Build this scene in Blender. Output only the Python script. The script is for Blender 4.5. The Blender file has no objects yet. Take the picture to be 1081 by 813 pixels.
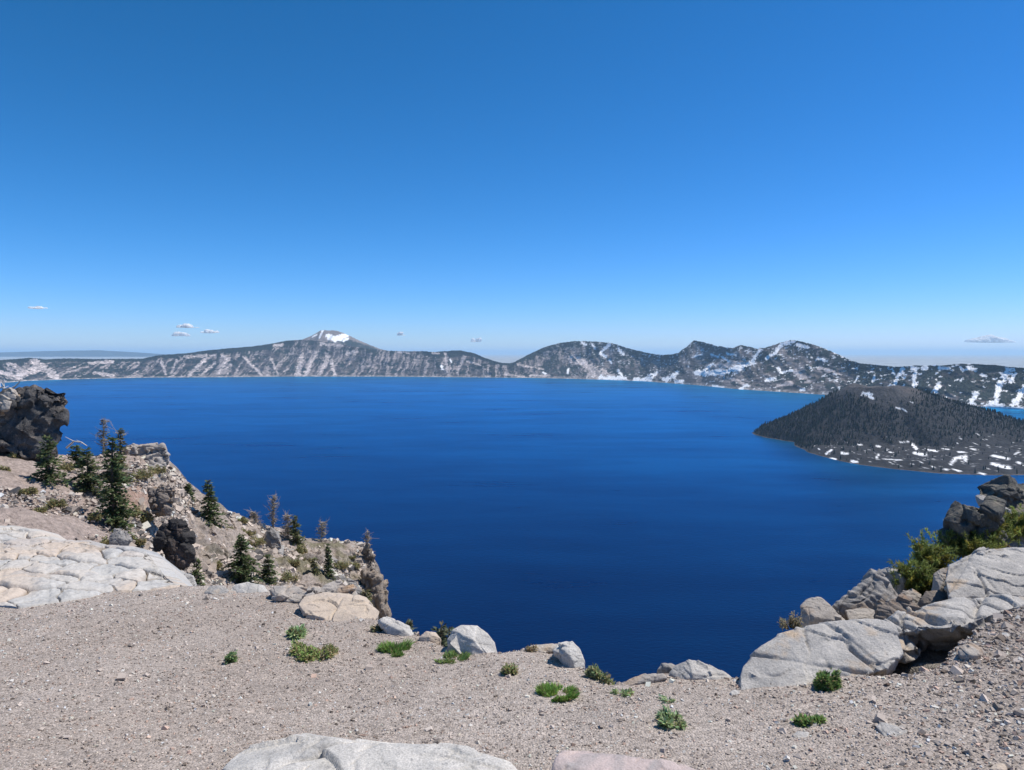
import bpy, bmesh, math, random
import numpy as np
from mathutils import Vector, Matrix

# ------------------------------------------------------------------ basics
SC = bpy.context.scene
COL = SC.collection
F, CX, CY, HY = 743.0, 540.5, 406.5, 373.0
PITCH = math.atan((CY - HY) / F)
CAMZ = 1.65
CAM = np.array([0.0, 0.0, CAMZ])
LAKE = -328.0
rs = np.random.RandomState(7)
random.seed(7)

def ray(px, py):
    """direction through a photo pixel, scaled so that its y (forward) is 1"""
    px = np.asarray(px, float); py = np.asarray(py, float)
    x = (px - CX) / F; u = -(py - CY) / F
    c, s = math.cos(PITCH), math.sin(PITCH)
    fy = c + u * s
    fz = -s + u * c
    return x / fy, fz / fy

def P(px, py, d):
    rx, rz = ray(px, py)
    d = np.asarray(d, float)
    return np.stack(np.broadcast_arrays(rx * d, d + 0 * rx, CAMZ + rz * d), -1)

def interp(x, pts):
    a = np.array(pts, float)
    return np.interp(x, a[:, 0], a[:, 1])

def smooth(a, b, x):
    t = np.clip((np.asarray(x, float) - a) / (b - a), 0, 1)
    return t * t * (3 - 2 * t)

def _hash(ix, iy, iz, seed):
    h = (ix.astype(np.int64) * 374761393 + iy.astype(np.int64) * 668265263 + iz.astype(np.int64) * 2147483647 + seed * 974634777) & 0xFFFFFFFF
    h = ((h ^ (h >> 13)) * 1274126177) & 0xFFFFFFFF
    h = ((h ^ (h >> 16)) * 2246822519) & 0xFFFFFFFF
    return ((h ^ (h >> 15)) & 0xFFFFFF) / float(0xFFFFFF)

def vnoise(p, seed=0):
    """value noise in -1..1"""
    p = np.asarray(p, float)
    i = np.floor(p).astype(np.int64); f = p - i
    f = f * f * f * (f * (f * 6 - 15) + 10)
    out = 0
    for dx in (0, 1):
        wx = f[..., 0] if dx else 1 - f[..., 0]
        for dy in (0, 1):
            wy = f[..., 1] if dy else 1 - f[..., 1]
            for dz in (0, 1):
                wz = f[..., 2] if dz else 1 - f[..., 2]
                out = out + wx * wy * wz * _hash(i[..., 0] + dx, i[..., 1] + dy, i[..., 2] + dz, seed)
    return out * 2 - 1

_ROT = np.array(Matrix.Rotation(.9, 3, Vector((.5, .3, .8))) @ Matrix.Rotation(.55, 3, 'X'))
def fbm(p, octv=4, seed=0, gain=0.5):
    p = np.asarray(p, float)
    a, s, o = 1.0, 0.0, 0
    for k in range(octv):
        p = p @ _ROT
        o = o + a * vnoise(p * (2.03 ** k) + 17.3 * k, seed + k); s += a; a *= gain
    return o / s

def N3(x, y, z=0.0):
    return np.stack(np.broadcast_arrays(np.asarray(x, float), np.asarray(y, float), np.asarray(z, float)), -1)

# ------------------------------------------------------------------ objects
def tag(o, label=None, cat=None, group=None, kind=None):
    if label: o['label'] = label
    if cat: o['category'] = cat
    if group: o['group'] = group
    if kind: o['kind'] = kind
    return o

def link(name, me, mat=None, parent=None):
    o = bpy.data.objects.new(name, me); COL.objects.link(o)
    if mat is not None: me.materials.append(mat)
    if parent is not None: o.parent = parent
    return o

def empty(name, loc, label, cat, group=None):
    o = bpy.data.objects.new(name, None); COL.objects.link(o)
    o.empty_display_size = 0.2
    o.location = [float(v) for v in loc]
    return tag(o, label, cat, group)

def mesh_np(name, co, faces, col=None, smooth_=True, attrs=None):
    """co n x 3; faces m x k (k = 3 or 4)"""
    co = np.asarray(co, np.float32); faces = np.asarray(faces, np.int32)
    k = faces.shape[1]; m = faces.shape[0]
    me = bpy.data.meshes.new(name)
    me.vertices.add(len(co)); me.vertices.foreach_set('co', co.ravel())
    me.loops.add(m * k); me.loops.foreach_set('vertex_index', faces.ravel())
    me.polygons.add(m)
    me.polygons.foreach_set('loop_start', np.arange(0, m * k, k, dtype=np.int32))
    me.polygons.foreach_set('loop_total', np.full(m, k, np.int32))
    me.polygons.foreach_set('use_smooth', np.full(m, smooth_, bool))
    if col is not None:
        c = np.ones((len(co), 4), np.float32); c[:, :3] = col
        a = me.color_attributes.new('Col', 'FLOAT_COLOR', 'POINT'); a.data.foreach_set('color', c.ravel())
    me.update(calc_edges=True); me.validate()
    return me

def grid_faces(nr, nc):
    i = np.arange((nr - 1) * (nc - 1)); r = i // (nc - 1); c = i % (nc - 1)
    a = r * nc + c
    return np.stack([a, a + 1, a + nc + 1, a + nc], -1)

# ------------------------------------------------------------------ materials
def newmat(name):
    m = bpy.data.materials.new(name); m.use_nodes = True
    nt = m.node_tree; nt.nodes.clear()
    out = nt.nodes.new('ShaderNodeOutputMaterial')
    b = nt.nodes.new('ShaderNodeBsdfPrincipled')
    nt.links.new(b.outputs[0], out.inputs[0])
    return m, nt, b

def nd(nt, t, **kw):
    n = nt.nodes.new(t)
    for k, v in kw.items(): setattr(n, k, v)
    return n

def setin(nt, sock, v):
    if isinstance(v, bpy.types.NodeSocket): nt.links.new(v, sock)
    elif hasattr(v, '__len__') and len(v) == 3 and sock.type == 'RGBA': sock.default_value = (*v, 1)
    else: sock.default_value = v

def tnoise(nt, scale, detail=4, rough=0.55, vec=None, dist=0.0):
    n = nd(nt, 'ShaderNodeTexNoise')
    n.inputs['Scale'].default_value = scale; n.inputs['Detail'].default_value = detail
    n.inputs['Roughness'].default_value = rough; n.inputs['Distortion'].default_value = dist
    if vec is None:
        g = nd(nt, 'ShaderNodeNewGeometry'); vec = g.outputs['Position']
    nt.links.new(vec, n.inputs['Vector'])
    return n.outputs['Fac']

def tvor(nt, scale, feature='F1', vec=None, out='Distance'):
    n = nd(nt, 'ShaderNodeTexVoronoi', feature=feature)
    n.inputs['Scale'].default_value = scale
    if vec is None:
        g = nd(nt, 'ShaderNodeNewGeometry'); vec = g.outputs['Position']
    nt.links.new(vec, n.inputs['Vector'])
    return n.outputs[out]

def pos_scaled(nt, s):
    g = nd(nt, 'ShaderNodeNewGeometry')
    m = nd(nt, 'ShaderNodeVectorMath', operation='MULTIPLY')
    nt.links.new(g.outputs['Position'], m.inputs[0]); m.inputs[1].default_value = s
    return m.outputs[0]

def ramp(nt, v, a, b, lo=0.0, hi=1.0):
    n = nd(nt, 'ShaderNodeMapRange'); n.clamp = True
    setin(nt, n.inputs['Value'], v)
    n.inputs['From Min'].default_value = a; n.inputs['From Max'].default_value = b
    n.inputs['To Min'].default_value = lo; n.inputs['To Max'].default_value = hi
    return n.outputs[0]

def mix(nt, f, a, b, mode='MIX'):
    n = nd(nt, 'ShaderNodeMix', data_type='RGBA', blend_type=mode)
    setin(nt, n.inputs[0], f); setin(nt, n.inputs[6], a); setin(nt, n.inputs[7], b)
    return n.outputs[2]

def math_(nt, op, a, b=0.0):
    n = nd(nt, 'ShaderNodeMath', operation=op)
    setin(nt, n.inputs[0], a); setin(nt, n.inputs[1], b)
    return n.outputs[0]

def bump(nt, b, h, strength=0.5, dist=0.02, prev=None):
    n = nd(nt, 'ShaderNodeBump')
    n.inputs['Strength'].default_value = strength; n.inputs['Distance'].default_value = dist
    nt.links.new(h, n.inputs['Height'])
    if prev is not None: nt.links.new(prev, n.inputs['Normal'])
    nt.links.new(n.outputs[0], b.inputs['Normal'])
    return n.outputs[0]

def vcol(nt):
    a = nd(nt, 'ShaderNodeVertexColor'); a.layer_name = 'Col'
    return a.outputs[0]

def rock_mat(name, c1, c2, stain=None, speck=0.35, rough=0.9, scale=1.0, bumpd=0.02, lichen=None):
    m, nt, b = newmat(name)
    n1 = ramp(nt, tnoise(nt, 2.2 * scale, 5, .6), .35, .65)
    c = mix(nt, n1, c1, c2)
    if stain is not None:
        s = ramp(nt, tnoise(nt, 1.3 * scale, 3, .6, dist=.6), .55, .68)
        c = mix(nt, s, c, stain)
    if lichen is not None:
        l = ramp(nt, tnoise(nt, 9 * scale, 4, .7), .60, .68)
        c = mix(nt, l, c, lichen)
    sp = ramp(nt, tnoise(nt, 38 * scale, 3, .7), .3, .7, 1 - speck, 1 + speck)
    cc = nd(nt, 'ShaderNodeVectorMath', operation='MULTIPLY')
    nt.links.new(c, cc.inputs[0])
    comb = nd(nt, 'ShaderNodeCombineXYZ')
    for i in range(3): nt.links.new(sp, comb.inputs[i])
    nt.links.new(comb.outputs[0], cc.inputs[1])
    nt.links.new(cc.outputs[0], b.inputs['Base Color'])
    b.inputs['Roughness'].default_value = rough
    b.inputs['Specular IOR Level'].default_value = 0.25
    h1 = tnoise(nt, 5 * scale, 8, .65)
    p = bump(nt, b, h1, .7, bumpd * 2.2)
    h2 = tnoise(nt, 32 * scale, 5, .7)
    bump(nt, b, h2, .6, bumpd * .5, p)
    return m

def col_mat(name, speck=0.25, nscale=40, rough=0.92, bumps=((40, .5, .01),), spec=.2, hue=None):
    """vertex colour times fine noise"""
    m, nt, b = newmat(name)
    sp = ramp(nt, tnoise(nt, nscale, 4, .65), .28, .72, 1 - speck, 1 + speck)
    comb = nd(nt, 'ShaderNodeCombineXYZ')
    for i in range(3): nt.links.new(sp, comb.inputs[i])
    cc = nd(nt, 'ShaderNodeVectorMath', operation='MULTIPLY')
    nt.links.new(vcol(nt), cc.inputs[0]); nt.links.new(comb.outputs[0], cc.inputs[1])
    nt.links.new(cc.outputs[0], b.inputs['Base Color'])
    b.inputs['Roughness'].default_value = rough
    b.inputs['Specular IOR Level'].default_value = spec
    prev = None
    for s, st, d in bumps:
        prev = bump(nt, b, tnoise(nt, s, 6, .65), st, d, prev)
    return m

def leaf_mat(name, trans=0.25):
    m, nt, b = newmat(name)
    c = vcol(nt)
    nt.links.new(c, b.inputs['Base Color'])
    b.inputs['Roughness'].default_value = .6
    b.inputs['Specular IOR Level'].default_value = .25
    tr = nd(nt, 'ShaderNodeBsdfTranslucent'); nt.links.new(c, tr.inputs[0])
    mx = nd(nt, 'ShaderNodeMixShader'); mx.inputs[0].default_value = trans
    out = [n for n in nt.nodes if n.type == 'OUTPUT_MATERIAL'][0]
    nt.links.new(b.outputs[0], mx.inputs[1]); nt.links.new(tr.outputs[0], mx.inputs[2])
    nt.links.new(mx.outputs[0], out.inputs[0])
    return m

M_LEAF = leaf_mat('needles', .4); M_GRASS = leaf_mat('blades', .35)
M_BARK = col_mat('bark', .3, 60, bumps=((50, .6, .01),))

# ------------------------------------------------------------------ camera, light, sky
SUN_AZ, SUN_EL = math.radians(76), math.radians(60)
SKY_CURVE = ((.254, 1.54), (.74, 1.06), (.692, 1.29))
def setup():
    cam = bpy.data.cameras.new('camera'); co = bpy.data.objects.new('camera', cam); COL.objects.link(co)
    co.location = CAM; co.rotation_euler = (math.pi / 2 - PITCH, 0, 0)
    cam.sensor_width = 36; cam.lens = F / 1081 * 36
    cam.clip_start = .05; cam.clip_end = 400000
    SC.camera = co
    w = bpy.data.worlds.new('World'); SC.world = w; w.use_nodes = True
    nt = w.node_tree; nt.nodes.clear()
    out = nt.nodes.new('ShaderNodeOutputWorld'); bg = nt.nodes.new('ShaderNodeBackground')
    sky = nt.nodes.new('ShaderNodeTexSky'); sky.sky_type = 'NISHITA'; sky.sun_disc = False
    sky.sun_elevation = SUN_EL; sky.sun_rotation = SUN_AZ
    sky.altitude = 2200; sky.air_density = 1.0; sky.dust_density = 0.3; sky.ozone_density = 2.5
    hs = nt.nodes.new('ShaderNodeHueSaturation'); hs.inputs['Saturation'].default_value = 1.18
    nt.links.new(sky.outputs[0], hs.inputs['Color'])
    # deep mountain blue: one power curve per channel on the sky's radiance
    sp = nt.nodes.new('ShaderNodeSeparateColor'); cb = nt.nodes.new('ShaderNodeCombineColor')
    nt.links.new(hs.outputs[0], sp.inputs[0])
    for i, (k, p) in enumerate(SKY_CURVE):
        a = nt.nodes.new('ShaderNodeMath'); a.operation = 'POWER'; nt.links.new(sp.outputs[i], a.inputs[0]); a.inputs[1].default_value = p
        b = nt.nodes.new('ShaderNodeMath'); b.operation = 'MULTIPLY'; nt.links.new(a.outputs[0], b.inputs[0]); b.inputs[1].default_value = k
        nt.links.new(b.outputs[0], cb.inputs[i])
    nt.links.new(cb.outputs[0], bg.inputs[0])
    bg.inputs[1].default_value = .12
    nt.links.new(bg.outputs[0], out.inputs[0])
    s = bpy.data.lights.new('sun', 'SUN'); so = bpy.data.objects.new('sun', s); COL.objects.link(so)
    s.energy = 4.6; s.angle = math.radians(.53); s.color = (1, .945, .86)
    d = Vector((math.sin(SUN_AZ) * math.cos(SUN_EL), math.cos(SUN_AZ) * math.cos(SUN_EL), math.sin(SUN_EL)))
    so.rotation_euler = d.to_track_quat('Z', 'Y').to_euler(); so.location = (20, 5, 40)
    SC.view_settings.view_transform = 'Standard'; SC.view_settings.look = 'None'
    SC.view_settings.exposure = 0.12; SC.view_settings.gamma = 1; SC.view_settings.use_curve_mapping = False
    SC.cycles.use_denoising = True
    SC.cycles.max_bounces = 6; SC.cycles.diffuse_bounces = 3; SC.cycles.transparent_max_bounces = 48
    SC.cycles.volume_bounces = 2
    SC.cycles.sample_clamp_indirect = 6
setup()

# ------------------------------------------------------------------ ground height
def base_h(x, y):
    x = np.asarray(x, float); y = np.asarray(y, float)
    yy = np.maximum(y, 0)
    z = -0.14 * np.where(y > 0, yy * yy / (yy + .6) , 0)
    xr = np.maximum(x - .8, 0); z = z + .05 * xr ** 1.6 * smooth(.5, 3, y) / (1 + .02 * xr ** 2)
    z = z + .05 * fbm(N3(x * .5, y * .5), 3, 3) + .022 * fbm(N3(x * 2.2, y * 2.2), 3, 5)
    return z

EDGE_PX = [(-400, 640), (0, 634), (20, 636), (60, 631), (95, 625), (150, 619), (185, 619), (240, 617), (300, 618), (330, 630), (380, 648), (402, 655), (432, 666),
           (470, 682), (530, 689), (560, 684), (600, 693), (622, 708), (648, 724), (680, 713), (740, 707), (776, 716),
           (830, 722), (870, 714), (905, 706), (950, 702), (1000, 690), (1022, 676), (1050, 660), (1081, 639), (1500, 560)]
def march(px, py, fn):
    px = np.asarray(px, float); py = np.asarray(py, float)
    rx, rz = ray(px, py)
    res = np.full(px.shape, 14.0); done = np.zeros(px.shape, bool)
    prev = CAMZ + rz * 1.45 - fn(rx * 1.45, 1.45 + 0 * rx)
    for d in np.arange(1.5, 14, .05):
        g = CAMZ + rz * d - fn(rx * d, d + 0 * rx)
        hit = (~done) & (g <= 0)
        res = np.where(hit, d - .05 * (-g) / np.maximum(prev - g, 1e-6), res); done |= hit; prev = g
    return res
_epx = np.arange(-400, 1501, 4.0)
def _smooth_edge(e): return np.convolve(np.pad(e, 1, 'edge'), [.25, .5, .25], 'valid')
_ed = _smooth_edge(march(_epx, interp(_epx, EDGE_PX), base_h))
def edge_d(px): return np.interp(px, _epx, _ed)       # where the gravel ends
def rock_side(px): return smooth(785, 835, px)
def bank_h(x, y):
    """gravel, then on the right the low bank the rocks sit on"""
    px = CX + F * np.asarray(x, float) / np.maximum(y, .8)
    ov = np.where(np.asarray(y) > .8, np.maximum(0, y - edge_d(px)), 0)
    return base_h(x, y) - rock_side(px) * np.where(ov > 0, .16 * np.minimum(ov, .25) / .25 + .10 * ov, 0)
RIM_PX = EDGE_PX[:21] + [(776, 717), (792, 712), (805, 702), (850, 677), (880, 667), (905, 652), (930, 636), (960, 626), (985, 617), (1003, 606), (1040, 590), (1081, 572), (1500, 520)]
_rd = _smooth_edge(np.maximum(march(_epx, interp(_epx, RIM_PX), bank_h), _ed))
def rim_d(px): return np.interp(px, _epx, _rd)        # where the ground falls away to the lake

_pd = float(march(np.array([960.0]), np.array([704.0]), bank_h)[0])
_pc = P(960.0, 704.0, _pd)
def pit(x, y):
    """hollow scoured out under the overhanging boulder"""
    q = ((x - _pc[0]) / .40) ** 2 + ((y - _pc[1] - .42 - .2 * (x - _pc[0])) / .36) ** 2
    return .7 * np.exp(-q * q)
def ground_h(x, y):
    px = CX + F * np.asarray(x, float) / np.maximum(y, .8)
    jit = .12 * fbm(N3(x * 3, y * 3), 3, 9)
    ov = np.where(np.asarray(y) > .8, np.maximum(0, y - rim_d(px) + jit * .3), 0)
    return bank_h(x, y) - pit(x, y) - np.where(ov > 0, .105 * np.minimum(ov, .15) / .15 + 1.5 * ov, 0)

def ground_d(px, py):
    """distance at which a photo pixel meets the near ground (stops at the rim)"""
    px = np.atleast_1d(np.asarray(px, float)); py = np.atleast_1d(np.asarray(py, float))
    return np.minimum(march(px, py, bank_h), rim_d(px) - .02)

def gd(px, py): return float(ground_d(px, py)[0])

# ------------------------------------------------------------------ near gravel ground
def gravel_tint(x, y, px=None):
    """base colour of the gravel: grey-pink, with shade painted in darker on the right-hand slope"""
    n = fbm(N3(x * .35, y * .35), 3, 21); n2 = fbm(N3(x * 1.4, y * 1.4), 3, 25)
    t = np.clip(.5 + 1.1 * n + .5 * n2, 0, 1)[..., None]
    c = np.array([.425, .368, .325]) * (1 - t) + np.array([.385, .325, .28]) * t
    r = smooth(1.2, 4.2, np.asarray(x) - .15 * np.asarray(y))[..., None]  # shade of the slope tilting away from the sun, put into the colour
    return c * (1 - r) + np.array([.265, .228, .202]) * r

def build_ground():
    xs = np.arange(-13, 15.01, .045); ys = np.arange(-4, 15.01, .045)
    X, Y = np.meshgrid(xs, ys)
    Z = ground_h(X, Y) + .006 * fbm(N3(X * 14, Y * 14), 2, 31)
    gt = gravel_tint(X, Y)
    GPX = CX + F * X / np.maximum(Y, .8)
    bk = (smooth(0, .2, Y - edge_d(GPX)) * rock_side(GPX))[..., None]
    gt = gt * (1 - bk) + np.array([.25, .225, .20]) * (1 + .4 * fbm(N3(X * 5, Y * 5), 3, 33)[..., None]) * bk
    Z = Z + bk[..., 0] * (.10 * fbm(N3(X * 2.5, Y * 2.5), 4, 35) - .05)
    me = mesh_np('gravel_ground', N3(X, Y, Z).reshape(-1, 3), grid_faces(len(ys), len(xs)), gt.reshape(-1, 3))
    m, nt, b = newmat('gravel_dirt')
    c = vcol(nt)
    cell = tvor(nt, 75, 'F1', out='Color')
    sep = nd(nt, 'ShaderNodeSeparateColor'); nt.links.new(cell, sep.inputs[0])
    v = ramp(nt, sep.outputs[0], 0, 1, .62, 1.3)
    v2 = ramp(nt, tnoise(nt, 3.5, 4), .3, .7, .92, 1.08)
    v = math_(nt, 'MULTIPLY', v, v2)
    comb = nd(nt, 'ShaderNodeCombineXYZ')
    for i in range(3): nt.links.new(v, comb.inputs[i])
    cc = nd(nt, 'ShaderNodeVectorMath', operation='MULTIPLY')
    nt.links.new(c, cc.inputs[0]); nt.links.new(comb.outputs[0], cc.inputs[1])
    nt.links.new(cc.outputs[0], b.inputs['Base Color'])
    b.inputs['Roughness'].default_value = .95; b.inputs['Specular IOR Level'].default_value = .15
    h = tvor(nt, 75, 'F1'); p = bump(nt, b, h, .8, -.012)
    bump(nt, b, tnoise(nt, 160, 3), .5, .004, p)
    o = link('gravel_ground', me, m); tag(o, kind='structure')
build_ground()

# pebbles: angular stones merged into one mesh
_cube = np.array([[x, y, z] for z in (-1, 1) for y in (-1, 1) for x in (-1, 1)], float)
_cubef = np.array([[0, 2, 3, 1], [4, 5, 7, 6], [0, 1, 5, 4], [2, 6, 7, 3], [0, 4, 6, 2], [1, 3, 7, 5]])
def rot_rand(n, r):
    q = r.normal(size=(n, 4)); q /= np.linalg.norm(q, axis=1)[:, None]
    w, x, y, z = q.T
    return np.stack([np.stack([1 - 2 * (y * y + z * z), 2 * (x * y - z * w), 2 * (x * z + y * w)], -1),
                     np.stack([2 * (x * y + z * w), 1 - 2 * (x * x + z * z), 2 * (y * z - x * w)], -1),
                     np.stack([2 * (x * z - y * w), 2 * (y * z + x * w), 1 - 2 * (x * x + y * y)], -1)], 1)
def stones_mesh(name, pos, size, col, r, flat=.7):
    n = len(pos)
    v = np.broadcast_to(_cube, (n, 8, 3)) * (1 + r.uniform(-.42, .25, (n, 8, 3)))
    v = v * .58 * (np.stack([np.ones(n), r.uniform(.6, 1, n), r.uniform(.4, .85, n) * flat / .7], -1))[:, None, :]
    R = rot_rand(n, r)
    v = np.einsum('nij,nkj->nki', R, v)
    v[:, :, 2] *= .8
    v = v * size[:, None, None] + pos[:, None, :]
    f = (_cubef[None] + (np.arange(n) * 8)[:, None, None]).reshape(-1, 4)
    c = np.repeat(col, 8, axis=0)
    return mesh_np(name, v.reshape(-1, 3), f, c, False)

M_PEB = col_mat('pebbles', .12, 90, bumps=((150, .4, .003),))
def build_pebbles():
    r = np.random.RandomState(11)
    n = 330000
    y = r.uniform(2.2, 11.5, n); px = r.uniform(-350, 1560, n)
    keep = r.uniform(0, 1, n) < (.25 + .75 * y / 11.5)
    keep &= (r.uniform(0, 1, n) < np.clip(1.25 - y / 14, 0, 1))
    y, px = y[keep], px[keep]
    x = (px - CX) / F * y
    over = y - edge_d(px)
    k = over < .03
    x, y, px = x[k], y[k], px[k]
    big = smooth(.6, 3.5, x - .12 * y)
    s = .0048 * np.exp(r.normal(0, .42, len(x))) * (1 + 1.1 * big) * (.75 + .055 * y)
    rare = r.uniform(0, 1, len(x)) < (.005 + .022 * big)
    s = np.where(rare, s * r.uniform(1.8, 3.2, len(x)), s)
    z = ground_h(x, y) + s * .15
    t = gravel_tint(x, y)
    v = np.exp(r.normal(0, .33, len(x)))[:, None]
    col = t * 1.04 * v
    w = r.uniform(0, 1, len(x))
    col[w < .05] = np.array([.56, .53, .49]); col[(w > .07) & (w < .12)] *= np.array([.42, .40, .38])
    pk = (w > .12) & (w < .24); col[pk] *= np.array([1.12, .95, .88])
    col = np.clip(col, .03, .62)
    me = stones_mesh('gravel', N3(x, y, z), s * 1.5, col, r)
    o = link('gravel', me, M_PEB); tag(o, kind='stuff')
build_pebbles()

# ------------------------------------------------------------------ left hillside
HB = [(-160, 592), (0, 596), (70, 604), (140, 618), (200, 650), (300, 652), (340, 660), (385, 672), (395, 676), (403, 679), (412, 682)]
HC = [(-160, 462), (0, 474), (70, 480), (88, 481), (120, 476), (140, 473), (160, 475), (178, 486), (192, 503), (205, 518), (230, 534), (262, 548),
      (300, 563), (330, 572), (347, 570), (383, 572), (388, 575), (393, 587), (397, 603), (402, 618), (406, 634), (409, 648), (412, 664)]
HDB = [(-160, 13), (0, 13), (70, 14), (140, 16), (200, 20), (300, 23), (340, 24), (385, 27), (412, 30)]
HDC = [(-160, 24), (0, 24), (70, 25), (140, 27), (200, 29), (300, 31), (340, 32), (385, 33), (412, 34)]
def hill_d(px, py):
    px = np.asarray(px, float); py = np.asarray(py, float)
    yb, yc = interp(px, HB), interp(px, HC)
    t = np.clip((yb - py) / np.maximum(yb - yc, 1), -.5, 1)
    return 1 / ((1 - t) / interp(px, HDB) + t / interp(px, HDC))
def hill_pt(px, py):
    return P(px, py, hill_d(px, py))

def hill_color(px, py, pos):
    n = fbm(pos * .35, 4, 41); n2 = fbm(pos * 1.6, 4, 47)
    soil = np.array([.43, .345, .30]); rubble = np.array([.41, .34, .29]); dark = np.array([.10, .09, .085]); veg = np.array([.14, .135, .06])
    t = smooth(120, 170, px + 25 * n)[..., None]
    c = soil * (1 - t) + rubble * t
    d = smooth(.25, .5, n2 + .4 * n)[..., None] * .55 * (.3 + .7 * t)
    c = c * (1 - d) + dark * d
    g = (smooth(.05, .35, fbm(pos * .5, 4, 53)) * smooth(190, 260, px) * .65)[..., None]
    c = c * (1 - g) + veg * g
    red = (smooth(34, 8, np.hypot(px - 142, (py - 528) * 1.2)))[..., None] * .7
    c = c * (1 - red) + np.array([.42, .27, .20]) * red
    # darker ribs on the cliff end
    cl = (smooth(372, 392, px) * smooth(585, 610, py))[..., None] * .45
    c = c * (1 - cl) + np.array([.22, .185, .14]) * cl
    return c

def build_hill():
    cols = np.concatenate([np.arange(-160, 380, 1.3), np.arange(380, 412.1, .6)])
    nr = 190
    t = np.linspace(-.12, 1, nr)
    PX, T = np.meshgrid(cols, t)
    yb, yc = interp(PX, HB), interp(PX, HC)
    yc = yc + 2.2 * fbm(N3(PX * .11, 0), 3, 61) * smooth(60, 120, PX)
    PY = yb + (yc - yb) * T
    D = 1 / ((1 - T) / interp(PX, HDB) + T / interp(PX, HDC))
    pos = P(PX, PY, D)
    amp = smooth(0, .15, T) * (.25 + .75 * (smooth(1.0, .86, T)))
    big = fbm(pos * .45, 4, 67)
    rid = 1 - np.abs(fbm(pos * np.array([1.1, 1.1, .6]), 4, 71)) * 2
    rough = smooth(110, 190, PX)
    dz = amp * (.42 * big + (.06 + .26 * rough) * (rid - .5) + (.05 + .1 * rough) * fbm(pos * 4, 3, 73))
    pos[..., 2] += dz
    pos[..., 1] += amp * rough * .5 * fbm(pos * 1.3, 4, 79)
    col = hill_color(PX, PY, pos)
    # back side
    last = pos[-1]
    rows = [pos]; cs = [col]
    for k, (dd, dz_) in enumerate([(.5, -.25), (1.5, -1.4), (4, -5), (10, -14), (25, -38)]):
        q = last.copy(); q[:, 1] += dd; q[:, 2] += dz_; q += .25 * N3(*[vnoise(last * .8 + k * 9, s) for s in (1, 2, 3)])
        rows.append(q[None]); cs.append(col[-1][None] * .9)
    # cliff end: turn the last columns back
    A = np.concatenate(rows, 0); C = np.concatenate(cs, 0)
    end = [A]; ec = [C]
    for k, (dx, dd, dz_) in enumerate([(.15, 1.2, -.8), (.0, 4, -3), (-.6, 10, -10)]):
        q = A[:, -1:].copy(); q[..., 0] += dx + dd * .38; q[..., 1] += dd; q[..., 2] += dz_
        end.append(q); ec.append(C[:, -1:])
    A = np.concatenate(end, 1); C = np.concatenate(ec, 1)
    me = mesh_np('rocky_hillside', A.reshape(-1, 3), grid_faces(A.shape[0], A.shape[1]), C.reshape(-1, 3))
    m = col_mat('hillside_soil', .42, 7, bumps=((3.5, .9, .25), (16, .8, .06)))
    o = link('rocky_hillside', me, m); tag(o, kind='structure')
build_hill()

def build_rubble():
    r = np.random.RandomState(23)
    n = 42000
    px = r.uniform(-60, 404, n); t = r.uniform(0, 1, n)
    dens = .30 + .7 * smooth(110, 175, px)
    dens = dens * np.where((px < 130) & (t < .45), .25, 1)
    k = r.uniform(0, 1, n) < dens
    px, t = px[k], t[k]
    yb, yc = interp(px, HB), interp(px, HC)
    py = yb + (yc - yb) * t
    pos = hill_pt(px, py)
    s = .028 * np.exp(r.normal(0, .6, len(px))) * (1 + .5 * smooth(120, 180, px))
    s = np.minimum(s, .22)
    pos[:, 2] += s * .1 - .02
    c = np.array([.43, .36, .305]) * np.exp(r.normal(0, .3, len(px)))[:, None]
    w = r.uniform(0, 1, len(px))
    c[w < .14] = np.array([.13, .12, .115]); c[(w > .14) & (w < .24)] = np.array([.50, .45, .40])
    me = stones_mesh('rubble', pos, s * 1.5, np.clip(c, .05, .6), r)
    o = link('rubble', me, col_mat('rubble_stone', .2, 25, bumps=((30, .5, .02),))); tag(o, kind='stuff')
build_rubble()

# ------------------------------------------------------------------ slope from the rim down to the lake
def build_slope():
    px = np.arange(-700, 1800, 8.0)
    steps = np.array([-1.0, 1.5, 4, 9, 20, 45, 90, 160, 260, 380])
    d0 = np.maximum(rim_d(px), 9)
    A = []
    for s in steps:
        d = d0 + s
        x = (px - CX) / F * d
        z0 = base_h((px - CX) / F * d0, d0) - 4.0
        z = z0 - np.where(s > 0, s * .98 + np.minimum(s, 6) * .35, s * 0)
        z = np.where(px < 430, z - 7 * smooth(0, 20, s) - 6, z)
        A.append(N3(x, d, z + min(.08 * max(s, 0), 6) * fbm(N3(x * .05, d * .05), 3, 83)))
    A = np.stack(A)
    col = np.zeros(A.shape) + np.array([.30, .26, .22])
    me = mesh_np('crater_slope', A.reshape(-1, 3), grid_faces(A.shape[0], A.shape[1]), col.reshape(-1, 3))
    o = link('crater_slope', me, col_mat('slope_rock', .4, 2, bumps=((2, .9, .3),))); tag(o, kind='structure')
build_slope()

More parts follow.
